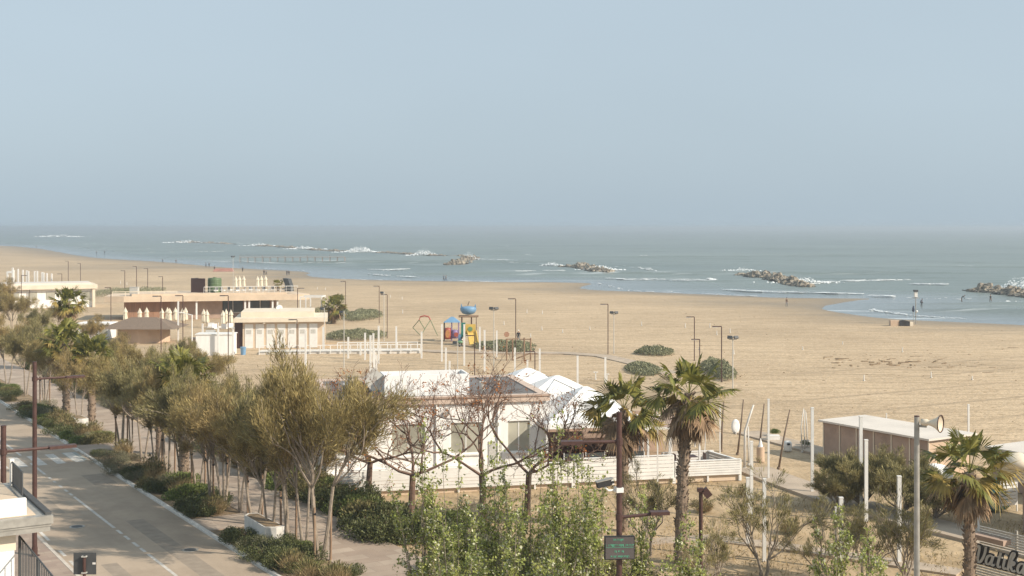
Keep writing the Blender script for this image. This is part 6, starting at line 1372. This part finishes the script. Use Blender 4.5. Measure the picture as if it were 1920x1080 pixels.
# ================================================================ PEOPLE
def person(px, py, label, top, legs, pose='stand', h=1.72, rz=0.0, z=0.0, hair='hair'):
    p = G(px, py, z); me = bpy.data.meshes.new('person'); s = h/1.72
    st = .22 if pose == 'walk' else .09; lean = .95 if pose == 'bend' else (.08 if pose == 'walk' else 0.0); cr = pose == 'crouch'
    hipz = .90 if not cr else .42
    V = [(0, 0, hipz)]; Rr = [.135]
    def sp(L, a): return (0, L*math.sin(a), L*math.cos(a))
    def up(b_, L): d = sp(L, lean if not cr else .5); return (b_[0], b_[1]-d[1], b_[2]+d[2])
    w_ = up(V[0], .22); ch = up(V[0], .42); nk = up(V[0], .56); hd = up(V[0], .66); cw = up(V[0], .80)
    V += [w_, ch, nk, hd, cw]; Rr += [.12, .15, .06, .095, .085]; E = [(0, 1), (1, 2), (2, 3), (3, 4), (4, 5)]
    for sx in (-1, 1):
        i = len(V); sw = sx*st
        if cr: V += [(sx*.1, 0, .40), (sx*.16, -.38, .45), (sx*.16, -.15, .08), (sx*.16, -.34, .04)]
        else: V += [(sx*.10, 0, hipz-.06), (sx*.11, -.03-sw*.5, .48), (sx*.11, -sw, .07), (sx*.12, -sw-.16, .035)]
        Rr += [.095, .065, .045, .035]; E += [(0, i), (i, i+1), (i+1, i+2), (i+2, i+3)]
        i = len(V); sh = (ch[0]+sx*.18, ch[1], ch[2]+.06)
        if pose in ('bend', 'crouch'): el = (sh[0]+sx*.03, sh[1]-.12, sh[2]-.26); ha = (sh[0], sh[1]-.2, sh[2]-.5)
        else: el = (sh[0]+sx*.06, sh[1]+sw*.3, sh[2]-.29); ha = (sh[0]+sx*.05, sh[1]-.08+sw*.5, sh[2]-.54)
        fg_ = (ha[0], ha[1]-.02, ha[2]-.09)
        V += [sh, el, ha, fg_]; Rr += [.06, .042, .032, .022]; E += [(2, i), (i, i+1), (i+1, i+2), (i+2, i+3)]
    me.from_pydata([(x*s, y*s, zz*s) for x, y, zz in V], E, []); o = bpy.data.objects.new('person', me); COL.objects.link(o)
    md = o.modifiers.new('skin', 'SKIN'); sk = me.skin_vertices[0].data
    for i, r1 in enumerate(Rr): sk[i].radius = (r1*s, r1*s*(.8 if i in (0, 1, 2) else 1))
    sk[0].use_root = True; sb_ = o.modifiers.new('sub', 'SUBSURF'); sb_.levels = 1; sb_.render_levels = 1
    dg = bpy.context.evaluated_depsgraph_get(); dg.update(); m2 = bpy.data.meshes.new_from_object(o.evaluated_get(dg)); bpy.data.objects.remove(o)
    m2.materials.clear()
    for k in (top, legs): m2.materials.append(M_['cloth_'+k])
    m2.materials.append(M_['skin'])
    headc = Vector(hd)*s; hipc = hipz*s
    for f in m2.polygons:
        c = f.center; f.use_smooth = True
        isarm = abs(c.x) > .17*s
        if (c-headc).length < .17*s: f.material_index = 2
        elif c.z < hipc+.02*s and not (isarm and c.z > .55*s) and pose != 'crouch': f.material_index = 1
        elif pose == 'crouch' and c.z < .5*s: f.material_index = 1
        elif isarm and c.z < (.92*s if pose in ('stand', 'walk') else .62*s): f.material_index = 2
    o = bpy.data.objects.new('person', m2); COL.objects.link(o); o.location = p; o.rotation_euler = (0, 0, rz); tag(o, label, 'person')
    c = Vector(cw)*s; b = MB(); b.lathe([(0, -.10*s), (.095*s, -.06*s), (.105*s, .0), (.08*s, .06*s), (0, .09*s)], 10, M=T(c.x, c.y+.02, c.z-.02*s)); b.build('hair', M_[hair], o, True)
    return o
ppl = [(832, 527, 'left person of the couple strolling at the waterline, dark clothes', 'navy', 'black', 'walk', 1.2),(836, 527, 'right person of the couple strolling at the waterline, brownish top', 'brown', 'navy', 'walk', 1.2),
 (972, 644, 'person in a black vest and white cap standing by the exercise frame', 'black', 'grey', 'stand', .2),(1475, 575, 'person in brown clothes standing on the sand spit', 'brown', 'grey', 'stand', .5),(1726, 571, 'crouching person in dark clothes in the shallow water by the mast', 'navy', 'black', 'crouch', .8),
 (1803, 566, 'person bending down in the shallows left of the nearest breakwater', 'black', 'brown', 'bend', 1.3),(1857, 568, 'person in dark top wading before the nearest breakwater', 'black', 'brown', 'walk', .4),(495, 516, 'person in dark clothes above the right hand roof parasols, left of two', 'black', 'navy', 'stand', 0),(499, 516, 'person in grey beside the one in dark clothes above the roof parasols', 'grey', 'black', 'walk', .7),
 (538, 517, 'left person of the dark pair on the wet sand right of the roof terrace', 'black', 'navy', 'stand', 0),(542, 516, 'right person of the dark pair on the wet sand right of the roof terrace', 'navy', 'black', 'bend', 0),(305, 493, 'lone person at the far waterline above the bar roof rail', 'navy', 'black', 'walk', 1),(330, 494, 'small distant person right of the lone walker', 'brown', 'black', 'stand', 0),
 (386, 501, 'left person of three distant ones near the green tank', 'navy', 'black', 'walk', 1),(392, 501, 'middle person of three distant ones near the green tank', 'black', 'black', 'stand', 0),(402, 508, 'right person of three distant ones near the green tank', 'black', 'brown', 'stand', 0),(455, 510, 'distant person near the water just right of the tall floodlight mast', 'black', 'black', 'stand', 0),
 (181, 477, 'left person of two very distant ones at the far waterline', 'black', 'black', 'walk', 1),(196, 476, 'right person of two very distant ones at the far waterline', 'navy', 'black', 'stand', 0),(68, 465, 'farthest tiny person on the beach at the left', 'brown', 'black', 'stand', 0)]
for px, py, lb, a, c, pose, rz in ppl: person(px, py, lb, a, c, pose, rz=rz, z=SEA_Z if (py < 572 and px > 1500) else -.05, hair='cloth_white' if px == 972 else 'hair')
kt = thing('kite_sail', G(419, 509), 'flat red sail lying on the distant sand', 'sail'); MB().prism([(-3.6, 0), (3.6, 0), (3.0, 1.1), (-2.8, 1.0)], -.4, .4, M=R(math.pi/2, 'X')).build('sail', M_['pink'], kt); MB().tube([(-3.6, 0, .2), (3.6, 0, .2)], .08, 6).build('boom', M_['driftwood'], kt)
